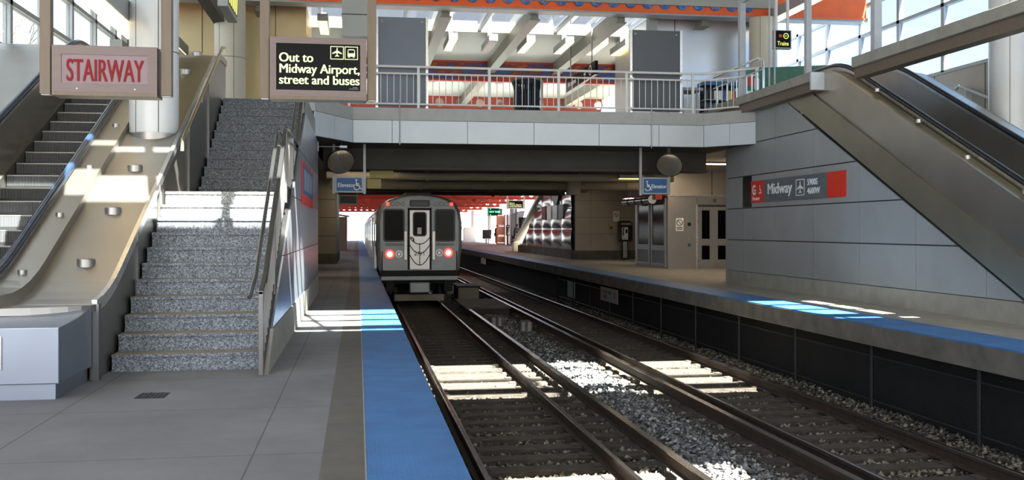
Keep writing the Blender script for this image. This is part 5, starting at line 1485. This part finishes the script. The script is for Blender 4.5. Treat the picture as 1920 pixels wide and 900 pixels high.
def screen(x, y, w, h, fm, pm, lab, rows=(0, .45, 1.15, 1), cols=2):
    t = thing('platform_windscreen', lab, 'windscreen', (x, y, RZ))
    b = MB()
    for k in range(cols+1): b.box(x+w*k/cols-0.05, x+w*k/cols+0.05, y-0.05, y+0.05, RZ, RZ+h)
    zs = [RZ+0.15, RZ+0.85, RZ+1.75, RZ+h]
    for z in zs: b.box(x-0.05, x+w+0.05, y-0.05, y+0.05, z-0.07, z)
    b.build('frame', fm, t)
    for k in range(cols):
        for j in range(3):
            MB().box(x+w*k/cols+0.06, x+w*(k+1)/cols-0.06, y-0.01, y+0.01, zs[j]+0.02, zs[j+1]-0.09).build('pane', pm, t)
    MB().box(x-0.06, x+w+0.06, y-0.06, y+0.06, RZ, RZ+0.14).build('kick_plate', fm, t)
screen(12.60, 89.5, 0.72, 2.75, 'wood_or', 'pane_or', 'orange timber framed windscreen with pale panes behind the distant payphone', cols=1)
screen(13.45, 89.0, 1.45, 2.75, 'black', 'pane_pk', 'dark framed windscreen directly behind the distant payphone')
payphone(13.5, 88.0, RZ, 'distant black payphone in front of the dark framed windscreen')
t = thing('platform_bench', 'pale distant bench with a dark end panel beside the seated traveller', 'bench', (13.0, 95, RZ))
MB().box(12.05, 13.9, 94.7, 95.3, RZ+0.42, RZ+0.52).build('seat', 'white', t)
MB().box(12.0, 12.85, 95.3, 95.42, RZ+0.5, RZ+1.35).build('end_panel', 'black', t)
for x in (12.3, 13.6): MB().box(x-0.06, x+0.06, 94.8, 95.2, RZ, RZ+0.42).build('leg', 'alu', t)
for k, (x, y) in enumerate(((12.1, 108), (11.0, 112))):
    t = thing('litter_box', ['pale square litter box beside the column near the distant bench', 'pale square litter box farther from the distant bench'][k], 'litter box', (x, y, RZ))
    MB().box(x-0.65, x+0.65, y-0.5, y+0.5, RZ, RZ+1.35).build('body', 'white', t, bevel=0.03); MB().prism([(x-0.7,RZ+1.35),(x+0.7,RZ+1.35),(x+0.4,RZ+1.62),(x-0.4,RZ+1.62)], 'y', y-0.55, y+0.55).build('lid', 'white', t)
t = thing('platform_shelter', 'dark shelter with a slender pole behind the traveller in a black coat', 'shelter', (14.0, 82, RZ))
MB().prism([(13.35, RZ), (14.9, RZ), (14.9, 3.0), (14.3, 3.15), (13.35, 2.8)], 'y', 83, 86).build('body', 'gray_panel2', t); MB().box(13.55, 14.7, 82.97, 83, 0.9, 2.5).build('window', 'darkglass', t)
MB().cyl((13.3, 82.9, RZ), (13.3, 82.9, 3.4), 0.06, 8).build('pole', 'black', t)
# low wall of a building across the street, seen past the far platform
def person(lab, x, y, z, h, rz, coat, hold_bag, lean):
    t = thing('person', lab, 'person', (x, y, z), rz)
    k = h/1.75
    P = {'pel':(0,0,.95),'chest':(0,lean*.5,1.32),'neck':(0,lean*.8,1.50),'head':(0,lean*1.0-0.02,1.63),'top':(0,lean*1.0-0.01,1.72),
         'hl':(-.10,0,.90),'kl':(-.11,-.03,.50),'al':(-.11,.02,.09),'tl':(-.12,-.15,.035),
         'hr':(.10,0,.90),'kr':(.12,-.07,.50),'ar':(.13,.0,.09),'tr':(.14,-.17,.035),
         'sl':(-.19,lean*.6,1.42),'el':(-.25,lean*.4+.02,1.13),'wl':(-.22,lean*.2-.12,.92),'ml':(-.21,lean*.2-.17,.84),
         'sr':(.19,lean*.6,1.42),'er':(.26,lean*.4+.02,1.13),'wr':(.23,lean*.2-.10,.91),'mr':(.22,lean*.2-.14,.83)}
    R = {'pel':.15,'chest':.17,'neck':.06,'head':.10,'top':.07,'hl':.10,'kl':.068,'al':.045,'tl':.04,'hr':.10,'kr':.068,'ar':.045,'tr':.04,
         'sl':.075,'el':.055,'wl':.038,'ml':.032,'sr':.075,'er':.055,'wr':.038,'mr':.032}
    E = [('pel','chest'),('chest','neck'),('neck','head'),('head','top'),('pel','hl'),('hl','kl'),('kl','al'),('al','tl'),('pel','hr'),('hr','kr'),('kr','ar'),('ar','tr'),
         ('chest','sl'),('sl','el'),('el','wl'),('wl','ml'),('chest','sr'),('sr','er'),('er','wr'),('wr','mr')]
    def grow(nm, keys, rad, m_, sub=2):
        idx = {q:i for i, q in enumerate(keys)}
        me = bpy.data.meshes.new(nm); me.from_pydata([tuple(c*k for c in P[q]) for q in keys], [(idx[a], idx[b_]) for a, b_ in E if a in idx and b_ in idx], [])
        o = bpy.data.objects.new(nm, me); COL.objects.link(o); o.parent = t; me.materials.append(M[m_])
        sk = o.modifiers.new('skin', 'SKIN')
        if not me.skin_vertices:
            import bmesh
            bm = bmesh.new(); bm.from_mesh(me); bm.verts.layers.skin.verify(); bm.to_mesh(me); bm.free()
        for i, q in enumerate(keys):
            me.skin_vertices[0].data[i].radius = (rad[q]*k, rad[q]*k)
        me.skin_vertices[0].data[0].use_root = True
        ss = o.modifiers.new('sub', 'SUBSURF'); ss.levels = sub; ss.render_levels = sub
        return o
    grow('body', list(P), R, 'skin')
    grow('coat', ['pel','chest','hl','hr','sl','sr','el','er','wl','wr'], {q: R[q]+.03 for q in R}, coat)
    P2 = dict(P)
    grow('trousers', ['pel','hl','kl','al','hr','kr','ar'], {q: R[q]+.018 for q in R}, 'coat')
    for s_, q in (('l','ml'),('r','mr')):
        for f_ in range(5):
            bx_, by_, bz_ = P[q]
            x_ = bx_ + (0 if f_ else 0.0)
            if f_ == 0: pts = [(bx_, by_-.01, bz_+.05), (bx_+(.03 if s_ == 'l' else -.03), by_-.035, bz_+.02), (bx_+(.035 if s_ == 'l' else -.035), by_-.045, bz_-.01)]
            else:
                dy = (f_-2.5)*0.019; l_ = (0, .075, .085, .08, .062)[f_]
                pts = [(bx_, by_+dy, bz_-.005), (bx_, by_+dy-.005, bz_-l_*0.5-.01), (bx_+(.015 if s_ == 'l' else -.015), by_+dy-.01, bz_-l_)]
            MB().tube([tuple(c*k for c in p) for p in pts], [.0105*k, .0095*k, .008*k], 6).build('finger', 'skin', t, local=True, smooth=True)
    hx, hy, hzz = (c*k for c in P['head'])
    b = MB().lathe([(0.01,-.03),(.09,-.02),(.108,.03),(.10,.09),(.06,.135),(.01,.145)], (0,0,0), 20)
    b.v = [(v[0]*k+hx, v[1]*k*1.1+hy+.02*k, v[2]*k+hzz) for v in b.v]
    b.build('hair', 'black', t, local=True, smooth=True)
    b = MB()
    for sx in (-1, 1): b.box(hx+sx*.038*k-.012*k, hx+sx*.038*k+.012*k, hy-.112*k, hy-.098*k, hzz-.005*k, hzz+.007*k)
    b.box(hx-.025*k, hx+.025*k, hy-.108*k, hy-.095*k, hzz-.062*k, hzz-.054*k); b.build('face_features', 'black', t, local=True)
    MB().tube([(hx, hy-.10*k, hzz+.01*k), (hx, hy-.125*k, hzz-.03*k)], [.01*k, .017*k], 6).build('nose', 'skin', t, local=True)
    if hold_bag:
        MB().box(-.42*k, -.26*k, -.28*k, .12*k, .52*k, .86*k).build('bag', 'black', t, local=True, bevel=.02)
    return t
person('person standing with a bag beside the far stairs wearing a black coat', 12.72, 79.0, RZ, 1.80, 0.5, 'coat', True, -0.10)
person('person in a brown coat beside the distant platform bench', 13.05, 93.5, RZ, 1.82, 1.3, 'coat2', False, -0.12)

# ================================================================== OUTSIDE the windows
struct(MB().box(-60, -24, 5, 60, -1.5, 6.2).build('building_far_left', 'bldg'))
def tree(x, y, lab, seed):
    rnd = random.Random(seed)
    t = thing('bare_tree', lab, 'tree', (x, y, -1.5))
    MB().tube([(x,y,-1.5),(x+.1,y,1.5),(x,y+.1,3.2)], [.2,.16,.12], 8).build('trunk', 'bark', t)
    def grow(b, p, d, L, r, n):
        q = p + d*L; b.tube([p, (p+q)/2 + Vector((rnd.uniform(-.1,.1), rnd.uniform(-.1,.1), 0))*L, q], [r, r*.8, r*.6], 5, cap=False)
        if n == 0: return
        for _ in range(3):
            nd = (d + Vector((rnd.uniform(-.8,.8), rnd.uniform(-.8,.8), rnd.uniform(-.25,.6)))).normalized()
            grow(b, q, nd, L*rnd.uniform(.62,.85), r*.6, n-1)
    for _ in range(5):
        b = MB(); grow(b, Vector((x, y+.1, 3.0)), Vector((rnd.uniform(-.8,.8), rnd.uniform(-.8,.8), rnd.uniform(.4,1))).normalized(), 1.5, .08, 4)
        b.build('branch', 'bark', t)
tree(-10.5, 24, 'bare branched tree outside the windows beside the escalator', 3)
tree(-11.5, 29, 'bare branched tree outside the windows farther along', 8)
